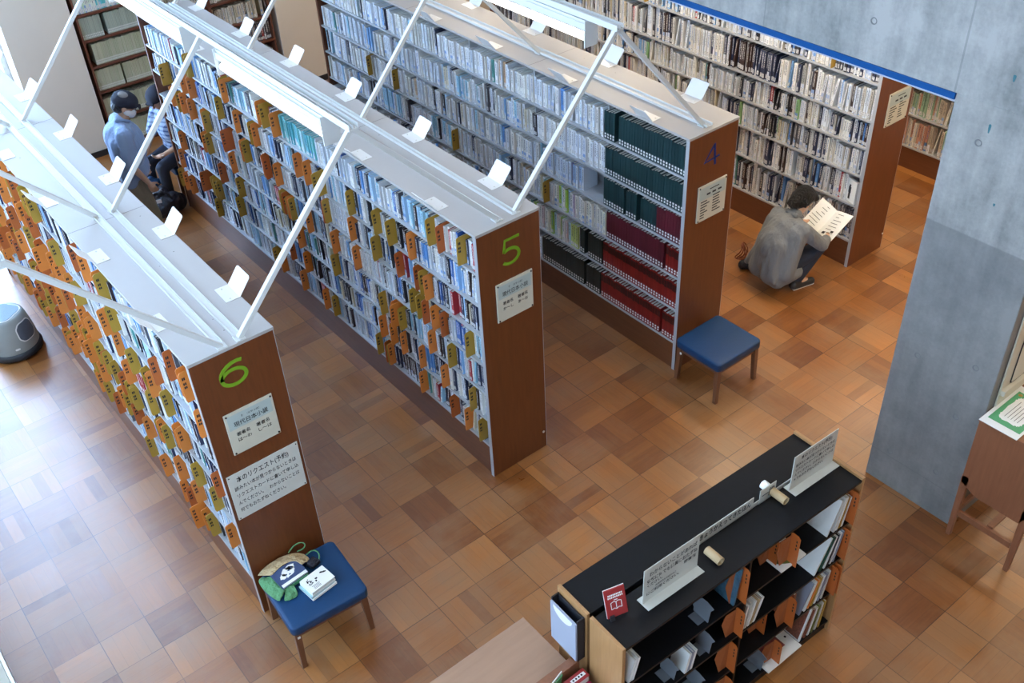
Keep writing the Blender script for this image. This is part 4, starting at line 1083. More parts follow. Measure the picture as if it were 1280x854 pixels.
bookend(.62, Z1, .19, 'clear plastic bookend on the top shelf of the black shelving, left half'); bookend(.66, Z2, .19, 'clear plastic bookend on the second shelf of the black shelving, left half')
bookend(.40, Z2, .17, 'clear plastic bookend with small pale books beside it, left half'); bookend(.62, Z3, .18, 'greenish clear bookend low in the black shelving, left half')
for k in range(2): upright('small_book', .06+k*.022, Z1, .016, .16, .12, 'paper', ('pale slim book at the far left of the top shelf' if k == 0 else 'second pale slim book at the left of the top shelf'), lean=.25, grp=G)
for k in range(3): upright('small_book', .47+k*.020, Z2, .015, .15, .11, ('paper', 'holder', 'paper')[k], ('pale slim book leaning by the clear bookend, leftmost of three', 'bluish slim book between two pale ones by the clear bookend', 'pale slim book leaning by the clear bookend, rightmost of three')[k], lean=.2, grp=G)
upright('picture_book', .80, Z1, .012, .27, .21, 'bluepic', 'large dark teal picture book showing its cover, upper middle of the black shelving', lean=.12, facemat='bluepic', grp=G)
cdivider(.855, Z1, .27, .1, 'orange divider beside the dark teal picture book')
for k in range(5): upright('small_book', .905+k*.022, Z2+.0, .014, .20-.004*k, .14, ('paper','pages','paper','cardboard','paper')[k], f'cream slim book, {ORD[k+1]} of five leaning at the middle of the second shelf', lean=.10+.05*k, grp=G)
cdivider(.865, Z2, .22, .1, 'orange divider left of the five cream slim books'); 
cdivider(.845, Z3, .25, .1, 'orange divider on the third shelf, middle of the black shelving'); upright('small_book', .875, Z3, .016, .19, .14, 'paper', 'pale book beside the middle orange divider, third shelf', lean=.08, grp=G)
cdivider(.85, Z4, .23, .1, 'lowest orange divider, bottom shelf middle of the black shelving'); upright('small_book', .88, Z4, .016, .18, .14, 'cardboard', 'tan book beside the lowest orange divider', lean=.06, grp=G)
# right half
cdivider(1.17, Z1, .20, .1, 'short orange divider, left of the upright one on the top shelf', b=.05); cdivider(1.245, Z1, .24, .1, 'tall orange divider above the olive picture book')
r_, d, q, c = loose_book('picture_book', tuple((cp(1.26, .10, 0)).xy), TH, .20, .20, .010, Z1-.0+.0005, 'paper', 'white picture book with olive and brown picture lying flat on the top shelf')
pc = MB(); top = c + Vector((0,0,.0106)); blot(pc, 0, -.03, .08, .05, 18); obj('cover_picture', pc, 'olivepic', r_); pc = MB(); top = top + Vector((0,0,.0004)); blot(pc, .0, .03, .055, .035, 16); obj('cover_picture', pc, 'brownpic', r_)
cdivider(1.16, Z3+.16, .16, .1, 'short orange divider on the third shelf, right half', b=.05) if 0 else None
cdivider(1.17, Z3, .20, .1, 'short orange divider, third shelf of the right half', b=.05); cdivider(1.33, Z3, .25, .1, 'orange divider with a worn book behind it, third shelf right half'); upright('small_book', 1.355, Z3, .02, .26, .12, 'brownpic', 'worn mottled book behind the orange divider, third shelf right half', grp=G)
r_, d, q, c = loose_book('picture_book', tuple((cp(1.33, .085, 0)).xy), TH+.02, .30, .21, .010, Z4+.0005, 'paper', 'white picture book with dusky red picture lying flat on the bottom shelf')
pc = MB(); top = c + Vector((0,0,.0106)); pc.obox(top + d*-.0 + q*.02, d*.075, q*.06, (0,0,.0003)); obj('cover_picture', pc, 'redpic', r_)
pc = MB(); blot(pc, .12, .05, .010, .010, 10, jag=0); blot(pc, .12, -.0, .008, .008, 10, jag=0); obj('cover_marks', pc, 'ink', r_)
bookend(1.16, Z4, .20, 'grey plastic bookend on the bottom shelf, right half'); cdivider(1.27, Z4+.011, .19, .1, 'orange divider standing at the grey bookend, bottom shelf')
upright('picture_book', 1.545, Z1, .008, .25, .21, 'paper', 'white picture book with a tiny figure on its cover, leaning at right of top shelf', lean=.33, grp=G)
for k in range(4): upright('small_book', 1.60+k*.022, Z1, .014, .25-.01*k, .17, ('pages','paper','mustard','paper')[k], ('cream', 'white', 'mustard yellow', 'second white')[k] + ' slim book at the right end of the top shelf', lean=.22-.02*k, grp=G)
upright('picture_book', 1.50, Z2, .010, .27, .21, 'paper', 'white picture book leaning left of the dark green one, second shelf', lean=.40, grp=G)
upright('picture_book', 1.545, Z2, .014, .25, .20, 'darkgreencover', 'dark green picture book leaning on the second shelf, right end', lean=.36, facemat='darkgreencover', grp=G)
for k in range(4): upright('small_book', 1.585+k*.026, Z2, .012, .24, .18, ('paper','ink','paper','holder')[k], ('white', 'black', 'second white', 'pale blue')[k] + ' slim book right of the dark green picture book', lean=.28-.03*k, grp=G)
upright('picture_book', 1.43, Z3, .010, .24, .20, 'holder', 'pale blue picture book leaning on the third shelf, right half', lean=.38, grp=G)
for k in range(6): upright('small_book', 1.475+k*.03, Z3, .014, .23, .18, ('paper','orange','mustard','paper','holder','pages')[k], ('white', 'orange', 'yellow', 'second white', 'pale blue', 'cream')[k] + ' slim book in the leaning row, third shelf right end', lean=.30-.03*k, grp=G)
upright('picture_book', 1.49, Z4, .010, .27, .21, 'paper', 'large book with brown patterned cover, bottom shelf right end', lean=.26, facemat='brownpic', grp=G)
for k in range(5): upright('small_book', 1.535+k*.032, Z4, .014, .24, .17, ('brownpic','paper','olivepic','pages','mustard')[k], ('brown', 'white', 'olive', 'cream', 'yellow')[k] + ' slim book right of the brown patterned one, bottom shelf', lean=.22-.03*k, grp=G)
for k, z in enumerate((Z1, Z2, Z3)): cdivider(1.725, z, .25, .1, f'orange divider at the right end of the {("top","second","third")[k]} shelf', b=-.055)
cdivider(1.70, Z3, .24, .1, 'wide orange divider, third shelf right end, left of the outermost one', b=-.05)

# ------------------------------------------------------------------ foreground desk and tray
dk = empty('counter_desk', (.1, -1.98, 0)); tag(dk, 'tan wooden counter desk top at the bottom edge of the photo', 'desk')
obj('desk_top', MB().box(-.8, .884, -2.42, -1.665, .845, .88), 'deskwood', dk, bevel=.004)
obj('front_panel', MB().box(-.77, .85, -1.715, -1.695, .05, .845), 'deskwood', dk); 
for x in (-.76, .84):
    for y in (-2.38, -1.74): obj('leg', MB().box(x-.025, x+.025, y-.025, y+.025, 0, .845), 'legwood', dk)
tr = empty('wooden_tray', (.60, -2.25, .88)); tag(tr, 'open wooden tray with thick sides on the counter desk beside the black shelving end', 'tray')
for nm, bx_ in (('side', (.30, .882, -2.130, -2.084, .881, 1.0)), ('side', (.30, .882, -2.415, -2.39, .881, .97)), ('end', (.30, .325, -2.39, -2.13, .881, .97)), ('bottom', (.325, .882, -2.39, -2.13, .881, .889))):
    obj(nm, MB().box(*bx_), 'legwood' if nm != 'side' else 'kioskwood', tr, bevel=.003)
r_, d, q, c = loose_book('folder', (.80, -2.27), 0, .15, .22, .03, .890, 'magenta', 'magenta folder lying in the wooden tray', cat='folder')
obj('label_patch', MB().obox(c + Vector((.01, -.03, .0305)), (.035,0,0), (0,.035,0), (0,0,.0004)), 'card', r_)
r_, d, q, c = loose_book('booklet', (.765, -2.185), 0, .22, .055, .05, .9215, 'redcover', 'dark red booklet with a pale title strip in the wooden tray', cat='booklet')
obj('title_strip', MB().obox(c + Vector((.055, 0, .0505)), (.045,0,0), (0,.010,0), (0,0,.0004)), 'paper', r_)
t = MB(); [t.box(c.x+.02+k*.018, c.x+.030+k*.018, c.y-.005, c.y+.005, c.z+.0512, c.z+.0515) for k in range(4)]; obj('lettering', t, 'ink', r_)
lb = empty('leaflet_card', (.66, -2.16, .89)); tag(lb, 'small white and green leaflet standing in the wooden tray', 'leaflet')
obj('sheet', MB().obox((.70, -2.15, .975), (.045,.012,0), (0,.002,0), (0,-.01,.085)), 'paper', lb); obj('sheet_green', MB().obox((.71, -2.154, .97), (.034,.009,0), (0,.002,0), (0,-.01,.072)), 'greencover', lb)

# ------------------------------------------------------------------ catalogue desk beside the pillar
kd = empty('catalogue_desk', (4.3, -2.7, 0)); tag(kd, 'brown wooden stand-up desk beside the concrete pillar, papers on its top', 'desk')
obj('side_panel', MB().prism([Vector((3.905, -2.478, 1.04)), Vector((3.905, -2.483, .50)), Vector((3.905, -2.60, .44)), Vector((3.905, -2.90, .44)), Vector((3.905, -2.93, .50)), Vector((3.905, -2.93, 1.04))], (.022, 0, 0)), 'kioskwood', kd, bevel=.002)
obj('desk_top', MB().box(3.895, 4.75, -2.95, -2.475, 1.04, 1.058), 'kioskwood', kd, bevel=.002)
obj('back_board', MB().box(3.925, 4.72, -2.50, -2.485, .5, 1.04), 'kioskwood', kd)
for x in (3.905, 4.70):
    for y in (-2.50, -2.92):
        lg = MB(); lg.add([(x, y-.022, 0), (x+.03, y-.022, 0), (x+.03, y+.010, 0), (x, y+.010, 0), (x, y-.03, .56), (x+.034, y-.03, .56), (x+.034, y+.022, .56), (x, y+.022, .56)], [(0,3,2,1),(4,5,6,7),(0,1,5,4),(1,2,6,5),(2,3,7,6),(3,0,4,7)])
        obj('leg', lg, 'kioskwood', kd, bevel=.002)
obj('stretcher', MB().box(3.91, 3.932, -2.90, -2.51, .20, .245), 'kioskwood', kd); obj('stretcher', MB().box(3.93, 4.71, -2.515, -2.49, .20, .245), 'kioskwood', kd); obj('stretcher', MB().box(3.93, 4.71, -2.76, -2.72, .24, .262), 'kioskwood', kd)
def sheet(name, x0, x1, y0, y1, z, mat, label, cat='paper', t=.0015):
    o = obj(name, MB().box(x0, x1, y0, y1, z, z+t), mat, org=((x0+x1)/2, (y0+y1)/2, z)); tag(o, label, cat); return o
o = sheet('notice_sheet', 3.885, 4.36, -2.73, -2.46-.02, 1.0585, 'paper', 'white board sheet with a green bordered notice on the desk beside the pillar', 'notice', .006)
o2 = obj('green_border', MB().box(3.94, 4.30, -2.715, -2.505, 1.0646, 1.0656), 'greencover', o)
wv = MB(); n = 40; pts = []
for k in range(n):
    a = 2*pi*k/n; sx_, sy_ = abs(cos(a))**.35*(1 if cos(a) > 0 else -1), abs(sin(a))**.35*(1 if sin(a) > 0 else -1)
    pts.append(Vector((4.12 + .135*sx_ + .004*cos(k*pi), -2.61 + .075*sy_ + .003*cos(k*pi), 1.0657)))
wv.prism(pts, (0,0,.0006)); o3 = obj('white_panel', wv, 'paper', o2)
t = MB()
for k in range(5): t.box(4.02+.0*k, 4.02+random.uniform(.14,.2), -2.567-k*.021-.003, -2.567-k*.021, 1.0666, 1.0669)
obj('lettering', t, 'ink', o3); obj('yellow_mark', MB().lathe((4.27, -2.53, 1.0657), [(.014,0),(.014,.0006),(.0001,.0008)], 14), 'mustard', o2)
o = sheet('clipboard', 4.42, 4.72, -2.72, -2.52, 1.0585, 'navycover', 'dark blue bordered card lying on the desk beside the pillar', 'card', .004)
obj('paper_sheet', MB().box(4.44, 4.70, -2.705, -2.54, 1.0626, 1.0636), 'paper', o)
o = sheet('magazine', 3.96, 4.22, -2.94, -2.76, 1.0585, 'navycover', 'dark magazine with red and grey shapes at the front of the desk by the pillar', 'magazine', .006)
pc = MB(); pc.add([(3.97,-2.93,1.0652),(4.05,-2.93,1.0652),(4.03,-2.80,1.0652)], [(0,1,2)]); obj('cover_shape', pc, 'redcover', o); pc = MB(); pc.add([(4.06,-2.93,1.0652),(4.20,-2.93,1.0652),(4.17,-2.80,1.0652),(4.08,-2.79,1.0652)], [(0,1,2,3)]); obj('cover_shape', pc, 'clearcard', o)
# cream board fixed beside the pillar with a rounded map panel
cb = empty('notice_board', (4.5, -2.49, 1.5)); tag(cb, 'cream board beside the pillar above the desk, dark-edged rounded panel on it', 'board')
obj('board', MB().box(4.06, 5.2, -2.484, -2.474, 1.06, 3.0), 'cream', cb); obj('ledge', MB().box(4.06, 5.2, -2.515, -2.484, 1.16, 1.20), 'cream', cb, bevel=.004)
def rrect(x0, x1, z0, z1, y, r):
    pts = []
    for cx_, cz_, a0 in ((x1-r, z1-r, 0), (x0+r, z1-r, pi/2), (x0+.02, z0+.02, pi), (x1-.02, z0+.02, 3*pi/2)):
        rr = r if cz_ > (z0+z1)/2 else .02
        for k in range(7): a = a0+k*pi/12; pts.append(Vector((cx_+rr*cos(a), y, cz_+rr*sin(a))))
    return pts
o = obj('rounded_panel', MB().prism(rrect(4.15, 4.85, 1.205, 1.66, -2.486, .16), (0,-.004,0)), 'ink', cb)
o = obj('panel_face', MB().prism(rrect(4.158, 4.842, 1.21, 1.652, -2.490, .155), (0,-.001,0)), 'signbody', o)
t = MB()
for a, b_ in ((4.22,1.45),(4.25,1.40),(4.33,1.50),(4.30,1.35),(4.40,1.42)): t.box(a, a+.02, -2.4918, -2.491, b_, b_+.05)
obj('lettering', t, 'ink', o)

# ------------------------------------------------------------------ people
def blobs(name, mat, parent, parts, voxel=.008, smooth=6, solid=None):
    """parts: ('c', a, b, ra, rb) tapered limbs, ('e', centre, (rx,ry,rz), rotz) ellipsoids; fused into one continuous surface"""
    bm = bmesh.new()
    for p in parts:
        if p[0] == 'c':
            _, a, b_, ra, rb = p; a, b_ = Vector(a), Vector(b_); d_ = b_-a; Ln = max(d_.length, 1e-5)
            q_ = d_.to_track_quat('Z', 'Y').to_matrix().to_4x4(); n = 14; rings = []
            prof = [(-ra*cos(k*pi/8), ra*sin(k*pi/8)) for k in range(1, 5)] + [(Ln + rb*sin(k*pi/8), rb*cos(k*pi/8)) for k in range(0, 4)]
            for z, r_ in prof: rings.append([bm.verts.new(Matrix.Translation(a) @ q_ @ Vector((r_*cos(2*pi*k/n), r_*sin(2*pi*k/n), z))) for k in range(n)])
            for i in range(len(rings)-1):
                for k in range(n): bm.faces.new((rings[i][k], rings[i][(k+1)%n], rings[i+1][(k+1)%n], rings[i+1][k]))
            bm.faces.new(list(reversed(rings[0]))); bm.faces.new(rings[-1])
        else:
            _, c_, r_, *rot = p; mt = Matrix.Translation(Vector(c_)) @ (rot[0] if rot else Matrix.Identity(4)) @ Matrix.Diagonal((*r_, 1))
            bmesh.ops.create_uvsphere(bm, u_segments=20, v_segments=14, radius=1, matrix=mt)
    me = bpy.data.meshes.new(name); bm.to_mesh(me); bm.free()
    t_ = bpy.data.objects.new('tmp', me); COL.objects.link(t_)
    r_ = t_.modifiers.new('r', 'REMESH'); r_.mode = 'VOXEL'; r_.voxel_size = voxel; r_.use_smooth_shade = True
    s_ = t_.modifiers.new('s', 'SMOOTH'); s_.factor = .5; s_.iterations = smooth
    dg = bpy.context.evaluated_depsgraph_get(); m2 = bpy.data.meshes.new_from_object(t_.evaluated_get(dg))
    bpy.data.objects.remove(t_)
    m2.materials.clear(); m2.materials.append(M[mat] if isinstance(mat, str) else mat); m2.name = name
    for p in m2.polygons: p.use_smooth = True; p.material_index = 0
    W_ = WORLD[parent.name] if parent is not None else None
    o = bpy.data.objects.new(name, m2)
    if parent is not None:
        for v in m2.vertices: v.co -= W_
    link(o, parent); WORLD[o.name] = W_ if W_ is not None else Vector((0,0,0))
    return o
def basis(fwd, up=(0,0,1)):
    f = Vector(fwd).normalized(); r_ = f.cross(Vector(up)).normalized(); u_ = r_.cross(f); return f, r_, u_
def rotm(f, r_, u_): return Matrix(((f.x, r_.x, u_.x, 0), (f.y, r_.y, u_.y, 0), (f.z, r_.z, u_.z, 0), (0,0,0,1)))
def head_parts(c_, fwd, s=1.0):
    """head centre c_, facing fwd; returns fused parts incl. nose, jaw, ears"""
    f, r_, u_ = basis(fwd); c_ = Vector(c_); rm = rotm(f, r_, u_)
    P = lambda a, b_, z: c_ + (f*a + r_*b_ + u_*z)*s
    return [('e', P(-.005, 0, .025), (.098*s, .075*s, .095*s), rm), ('e', P(.02, 0, -.045), (.07*s, .058*s, .07*s), rm), ('e', P(.052, 0, -.085), (.028*s, .028*s, .022*s), rm),
            ('c', P(.088, 0, .012), P(.108, 0, -.022), .008*s, .013*s), ('e', P(.075, .030, .022), (.016*s, .018*s, .009*s), rm), ('e', P(.075, -.030, .022), (.016*s, .018*s, .009*s), rm),
            ('e', P(.083, 0, -.055), (.014*s, .024*s, .008*s), rm), ('e', P(-.005, .078, -.01), (.018*s, .010*s, .030*s), rm), ('e', P(-.005, -.078, -.01), (.018*s, .010*s, .030*s), rm)], P, rm
def hand_parts(w_, d_, palm_n, curl=.5, s=1.0, side=1):
    """wrist w_, pointing d_, palm facing palm_n; palm, four fingers of unequal length, thumb from the side"""
    w_ = Vector(w_); d_ = Vector(d_).normalized(); n = Vector(palm_n); n = (n - d_*n.dot(d_)).normalized(); x = d_.cross(n)*side
    out = [('c', w_, w_ + d_*.045*s, .022*s, .026*s), ('c', w_ + d_*.03*s + x*.016*s, w_ + d_*.078*s + x*.024*s, .016*s, .012*s), ('c', w_ + d_*.03*s - x*.016*s, w_ + d_*.078*s - x*.026*s, .016*s, .012*s), ('c', w_+d_*.04*s, w_+d_*.08*s, .017*s, .012*s)]
    for k, L_ in enumerate((.072, .080, .074, .058)):
        b_ = w_ + d_*.078*s + x*(.027 - .018*k)*s; dd = (d_*cos(curl*.6) + n*sin(curl*.6)).normalized(); m1 = b_ + dd*L_*.5*s
        d2 = (d_*cos(curl*1.7) + n*sin(curl*1.7)).normalized(); out += [('c', b_, m1, .0092*s, .0085*s), ('c', m1, m1 + d2*L_*.5*s, .0085*s, .007*s)]
    tb = w_ + d_*.022*s + x*.028*s; t1 = tb + (d_*.6 + x*.7 + n*.35).normalized()*.038*s; out += [('c', tb, t1, .013*s, .010*s), ('c', t1, t1 + (d_*.9 + x*.15 + n*.4).normalized()*.030*s, .010*s, .008*s)]
    return out
def hair_shell(name, P, rm, s, parent, mat='hair', extra=()):
    return blobs(name, mat, parent, [('e', P(-.016, 0, .040), (.104*s, .084*s, .092*s), rm), ('e', P(-.045, 0, -.005), (.072*s, .080*s, .085*s), rm), *extra], .007, 4)

# --- standing man, light blue shirt, facing bookcase 5
px, py = 1.26, 4.62; f = Vector((.97, -.22, 0)).normalized(); rr = Vector((f.y, -f.x, 0)); U = Vector((0,0,1))
man = empty('person', (px, py, 0)); tag(man, 'standing person in light blue shirt, khaki trousers, dark cap and white mask, head bowed', 'person')
def Q(a, b_, z): return Vector((px, py, 0)) + f*a + rr*b_ + U*z
hc = Q(.10, 0, 1.585); hf = (f*.80 + U*-.52 + rr*.1)
hp, PH, RM = head_parts(hc, hf)
aR = [Q(.02, .20, 1.36), Q(.0, .25, 1.10), Q(.10, .235, .90)]; aL = [Q(.02, -.20, 1.36), Q(.0, -.25, 1.10), Q(.10, -.23, .90)]
body = hp + [('c', Q(.04, 0, 1.42), Q(.08, 0, 1.51), .058, .055), ('e', Q(.03, 0, 1.22), (.13, .17, .20), rotm(f, rr, U)), ('e', Q(0, 0, .98), (.115, .155, .14), rotm(f, rr, U)), ('c', Q(.04, .12, 1.38), Q(.04, -.12, 1.38), .06, .06),
    ('c', aR[0], aR[1], .047, .038), ('c', aR[1], aR[2], .036, .024), ('c', aL[0], aL[1], .047, .038), ('c', aL[1], aL[2], .036, .024)]
body += hand_parts(aR[2], (f*.35 + U*-.9), -rr, .7, 1, 1) + hand_parts(aL[2], (f*.35 + U*-.9), rr, .7, 1, -1)
for s_, adv in ((1, .03), (-1, -.02)):
    hip, kn, an = Q(0, s_*.085, .90), Q(.03+adv, s_*.10, .48), Q(-.01+adv, s_*.105, .09)
    body += [('c', hip, kn, .078, .052), ('c', kn, an, .050, .034), ('c', an + U*-.03, an + f*.15 + U*-.055, .034, .026)]
obm = blobs('body', 'skin', man, body, .0065, 3)
sh = [('e', Q(.05, 0, 1.22), (.145, .205, .22), rotm(f, rr, U)), ('e', Q(.03, 0, 1.0), (.14, .19, .16), rotm(f, rr, U)), ('c', Q(.04, .10, 1.36), Q(.04, -.10, 1.36), .085, .085), ('e', Q(.0, 0, 1.16), (.155, .215, .27), rotm(f, rr, U)), ('e', Q(-.01, 0, .98), (.155, .20, .15), rotm(f, rr, U)), ('e', Q(-.03, 0, 1.30), (.13, .22, .15), rotm(f, rr, U)), ('c', Q(.01, .16, 1.395), Q(.01, -.16, 1.395), .070, .070), ('c', Q(.01, .19, 1.38), Q(.0, .245, 1.14), .078, .070), ('c', Q(.01, -.19, 1.38), Q(.0, -.245, 1.14), .078, .070), ('c', Q(.02, 0, 1.41), Q(.04, 0, 1.46), .085, .066),
      ('c', Q(-.04, .13, 1.30), Q(-.05, .13, .92), .095, .085), ('c', Q(-.04, -.13, 1.30), Q(-.05, -.13, .92), .095, .085)]
obj_ = blobs('shirt', 'shirtblue', man, sh, .009, 4)
blobs('collar', 'shirtblue', obj_, [('c', Q(.02, .055, 1.485), Q(.10, .05, 1.45), .020, .015), ('c', Q(.02, -.055, 1.485), Q(.10, -.05, 1.45), .020, .015), ('c', Q(.0, -.05, 1.485), Q(.0, .05, 1.485), .024, .024)], .006, 2)
tr_ = [('e', Q(-.01, 0, .93), (.135, .17, .12), rotm(f, rr, U))]
for s_, adv in ((1, .03), (-1, -.02)):
    hip, kn, an = Q(-.005, s_*.085, .90), Q(.03+adv, s_*.10, .48), Q(-.01+adv, s_*.105, .11); tr_ += [('c', hip, kn, .098, .078), ('c', kn, an, .078, .066)]
blobs('trousers', 'trouser', man, tr_, .009, 3)
for s_, adv in ((1, .03), (-1, -.02)): blobs('shoe', 'shoeblack', man, [('c', Q(-.04+adv, s_*.105, .045), Q(.15+adv, s_*.115, .038), .044, .038), ('e', Q(-.01+adv, s_*.105, .075), (.05, .042, .04), rotm(f, rr, U))], .007, 2)
hair_shell('hair', PH, RM, 1.0, man)
cap = blobs('cap', 'capdark', man, [('e', PH(-.008, 0, .058), (.116, .094, .080), RM), ('e', PH(-.03, 0, .03), (.100, .092, .06), RM), ('c', PH(.085, -.045, .045), PH(.085, .045, .045), .018, .018), ('c', PH(.125, -.035, .038), PH(.125, .035, .038), .013, .013)], .007, 3)
blobs('cap_patch', 'cappatch', cap, [('e', PH(-.045, .040, .105), (.050, .038, .035), RM)], .006, 2)
blobs('face_mask', 'mask', man, [('e', PH(.075, 0, -.040), (.045, .058, .048), RM), ('e', PH(.040, .052, -.035), (.040, .022, .030), RM), ('e', PH(.040, -.052, -.035), (.040, .022, .030), RM)], .006, 2)
gl = MB()
for s_ in (-1, 1):
    gl.tube([PH(.100 + .002*cos(t_), s_*.034 + .022*cos(t_), .020 + .017*sin(t_)) for t_ in [k*pi/6 for k in range(13)]], .0022, 6); gl.tube([PH(.098, s_*.056, .024), PH(0, s_*.082, .014)], .0022, 6)
gl.tube([PH(.101, -.012, .022), PH(.101, .012, .022)], .0022, 6); obj('glasses', gl, 'ink', man)

# --- seated person at the far end of bookcase 5
px, py = 2.08, 5.62; f = Vector((-.75, -.35, 0)).normalized(); rr = Vector((f.y, -f.x, 0))
p2 = empty('person', (px, py, 0)); tag(p2, 'seated person in blue plaid shirt and dark cap, mostly hidden behind bookcase five', 'person')
def plaid():
    m, nt, b = new_mat('plaid_cotton'); g = N(nt, 'ShaderNodeNewGeometry'); s = N(nt, 'ShaderNodeSeparateXYZ'); nt.links.new(g.outputs['Position'], s.inputs[0])
    h = math_(nt, 'ADD', s.outputs[0], s.outputs[1]); a = math_(nt, 'GREATER_THAN', math_(nt, 'SINE', math_(nt, 'MULTIPLY', h, 130)), .3); c_ = math_(nt, 'GREATER_THAN', math_(nt, 'SINE', math_(nt, 'MULTIPLY', s.outputs[2], 130)), .3)
    nt.links.new(mixc(nt, math_(nt, 'MULTIPLY', math_(nt, 'ADD', a, c_), .5), (.40, .50, .66), (.05, .09, .22)), b.inputs['Base Color']); b.inputs['Roughness'].default_value = .85; return m
M['plaid'] = plaid(); folds(M['shirtgrey']); folds(M['shirtblue']); folds(M['trouser'], (9, 9, 3)); folds(M['hair'], (45, 45, 20), .9); folds(M['canvas_green'], (14, 14, 14), .6); folds(M['canvas_tan'], (14, 14, 14), .6); folds(M['bagblack'], (10, 10, 6))
hc = Q(.12, 0, 1.13); hp, PH, RM = head_parts(hc, f*.85 + U*-.5)
kn = [Q(.40, s_*.10, .45) for s_ in (1, -1)]
body = hp + [('c', Q(.05, 0, .98), Q(.10, 0, 1.07), .055, .052), ('e', Q(.03, 0, .80), (.12, .16, .20), rotm(f, rr, U)), ('e', Q(0, 0, .56), (.12, .16, .12), rotm(f, rr, U)), ('c', Q(.03, .12, .94), Q(.03, -.12, .94), .055, .055)]
for s_ in (1, -1):
    sh_, el, wr = Q(.03, s_*.18, .93), Q(.12, s_*.23, .68), Q(.34, s_*.12, .62)
    body += [('c', sh_, el, .045, .036), ('c', el, wr, .035, .024)] + hand_parts(wr, f*.9 - rr*s_*.3, U, .6, 1, s_) + [('c', Q(.02, s_*.09, .50), Q(.40, s_*.10, .48), .075, .052), ('c', Q(.40, s_*.10, .48), Q(.40, s_*.10, .10), .050, .034), ('c', Q(.40, s_*.10, .07), Q(.55, s_*.11, .04), .034, .026)]
blobs('body', 'skin', p2, body, .0075, 3)
blobs('shirt', 'plaid', p2, [('e', Q(.03, 0, .78), (.145, .185, .23), rotm(f, rr, U)), ('e', Q(0, 0, .58), (.14, .175, .14), rotm(f, rr, U)), ('c', Q(.03, .14, .94), Q(.03, -.14, .94), .068, .068)] + [x_ for s_ in (1, -1) for x_ in (('c', Q(.03, s_*.17, .93), Q(.11, s_*.225, .72), .066, .058),)], .010, 3)
blobs('trousers', 'darkblue', p2, [('e', Q(0, 0, .52), (.14, .17, .105), rotm(f, rr, U))] + [x_ for s_ in (1, -1) for x_ in (('c', Q(.02, s_*.09, .50), Q(.40, s_*.10, .49), .088, .066), ('c', Q(.40, s_*.10, .49), Q(.40, s_*.10, .14), .064, .052))], .010, 3)
for s_ in (1, -1): blobs('shoe', 'shoewhite', p2, [('c', Q(.37, s_*.10, .046), Q(.56, s_*.11, .038), .045, .038), ('e', Q(.40, s_*.10, .08), (.05, .042, .04), rotm(f, rr, U))], .008, 2)
hair_shell('hair', PH, RM, 1.0, p2)
blobs('cap', 'capdark', p2, [('e', PH(-.008, 0, .055), (.115, .093, .080), RM), ('c', PH(.115, -.04, .045), PH(.115, .04, .045), .014, .014)], .008, 3)

# --- crouching reader beside bookcase 3
px, py = 5.40, .17; f = Vector((.985, -.17, 0)).normalized(); rr = Vector((f.y, -f.x, 0))
p3 = empty('person', (px, py, 0)); tag(p3, 'crouching person in grey shirt reading an open book beside bookcase 3, black hair', 'person')
hc = Q(.135, -.02, .815); hp, PH, RM = head_parts(hc, f*.72 + U*-.65, 1.05)
body = hp + [('c', Q(.02, 0, .68), Q(.10, -.01, .76), .058, .054), ('e', Q(-.03, 0, .52), (.13, .17, .19), rotm(f, rr, U)), ('e', Q(-.12, 0, .29), (.13, .165, .15), rotm(f, rr, U)), ('c', Q(.01, .13, .65), Q(.01, -.13, .65), .056, .056), ('c', Q(-.03,0,.52), Q(-.11,0,.32), .12, .13)]
WR = []
for s_ in (1, -1):
    sh_, el, wr = Q(.02, s_*.18, .64), Q(.20, s_*.235, .46), Q(.34, s_*.14, .46); WR.append(wr)
    body += [('c', sh_, el, .046, .037), ('c', el, wr, .036, .025)] + hand_parts(wr, f*.8 - rr*s_*.45 + U*.1, U*.6 - rr*s_*.6, .55, 1, -s_)
    hip, kn_, an = Q(-.10, s_*.09, .25), Q(.24, s_*.15, .38), Q(.05, s_*.14, .09)
    body += [('c', hip, kn_, .078, .054), ('c', kn_, an, .052, .036), ('c', an, Q(.20, s_*.15, .035), .036, .028)]
blobs('body', 'skin', p3, body, .0065, 3)
shp = [('e', Q(-.03, 0, .52), (.165, .205, .21), rotm(f, rr, U)), ('e', Q(-.12, 0, .31), (.175, .215, .20), rotm(f, rr, U)), ('c', Q(.0, .15, .655), Q(.0, -.15, .655), .070, .070), ('c', Q(.02, 0, .67), Q(.05, 0, .72), .078, .064), ('c', Q(-.18, -.13, .17), Q(-.18, .13, .17), .080, .080), ('c', Q(-.12, .15, .20), Q(.0, .15, .21), .080, .070), ('c', Q(-.12, -.15, .20), Q(.0, -.15, .21), .080, .070)]
shp += [('e', Q(-.10, 0, .42), (.185, .20, .24), rotm(f, rr, U)), ('c', Q(-.155, -.07, .50), Q(-.215, -.08, .22), .10, .10), ('c', Q(-.155, .07, .50), Q(-.215, .08, .22), .10, .10)]
for s_ in (1, -1): shp += [('c', Q(.015, s_*.17, .64), Q(.19, s_*.235, .47), .072, .058), ('c', Q(.19, s_*.235, .47), Q(.29, s_*.175, .46), .056, .046), ('c', Q(-.03, s_*.13, .60), Q(-.14, s_*.15, .26), .10, .10)]
for k, (a_, b_, c__, d_) in enumerate(((-.12, .55, -.20, .22), (-.03, .60, -.06, .20), (.06, .56, .03, .24), (.13, .50, .17, .20), (.0, .45, .09, .18))):
    shp.append(('c', Q(-.155 + .02*(k%2), a_, b_), Q(-.262, c__, d_), .020, .026))
sho = blobs('shirt', 'shirtgrey', p3, shp, .009, 8)
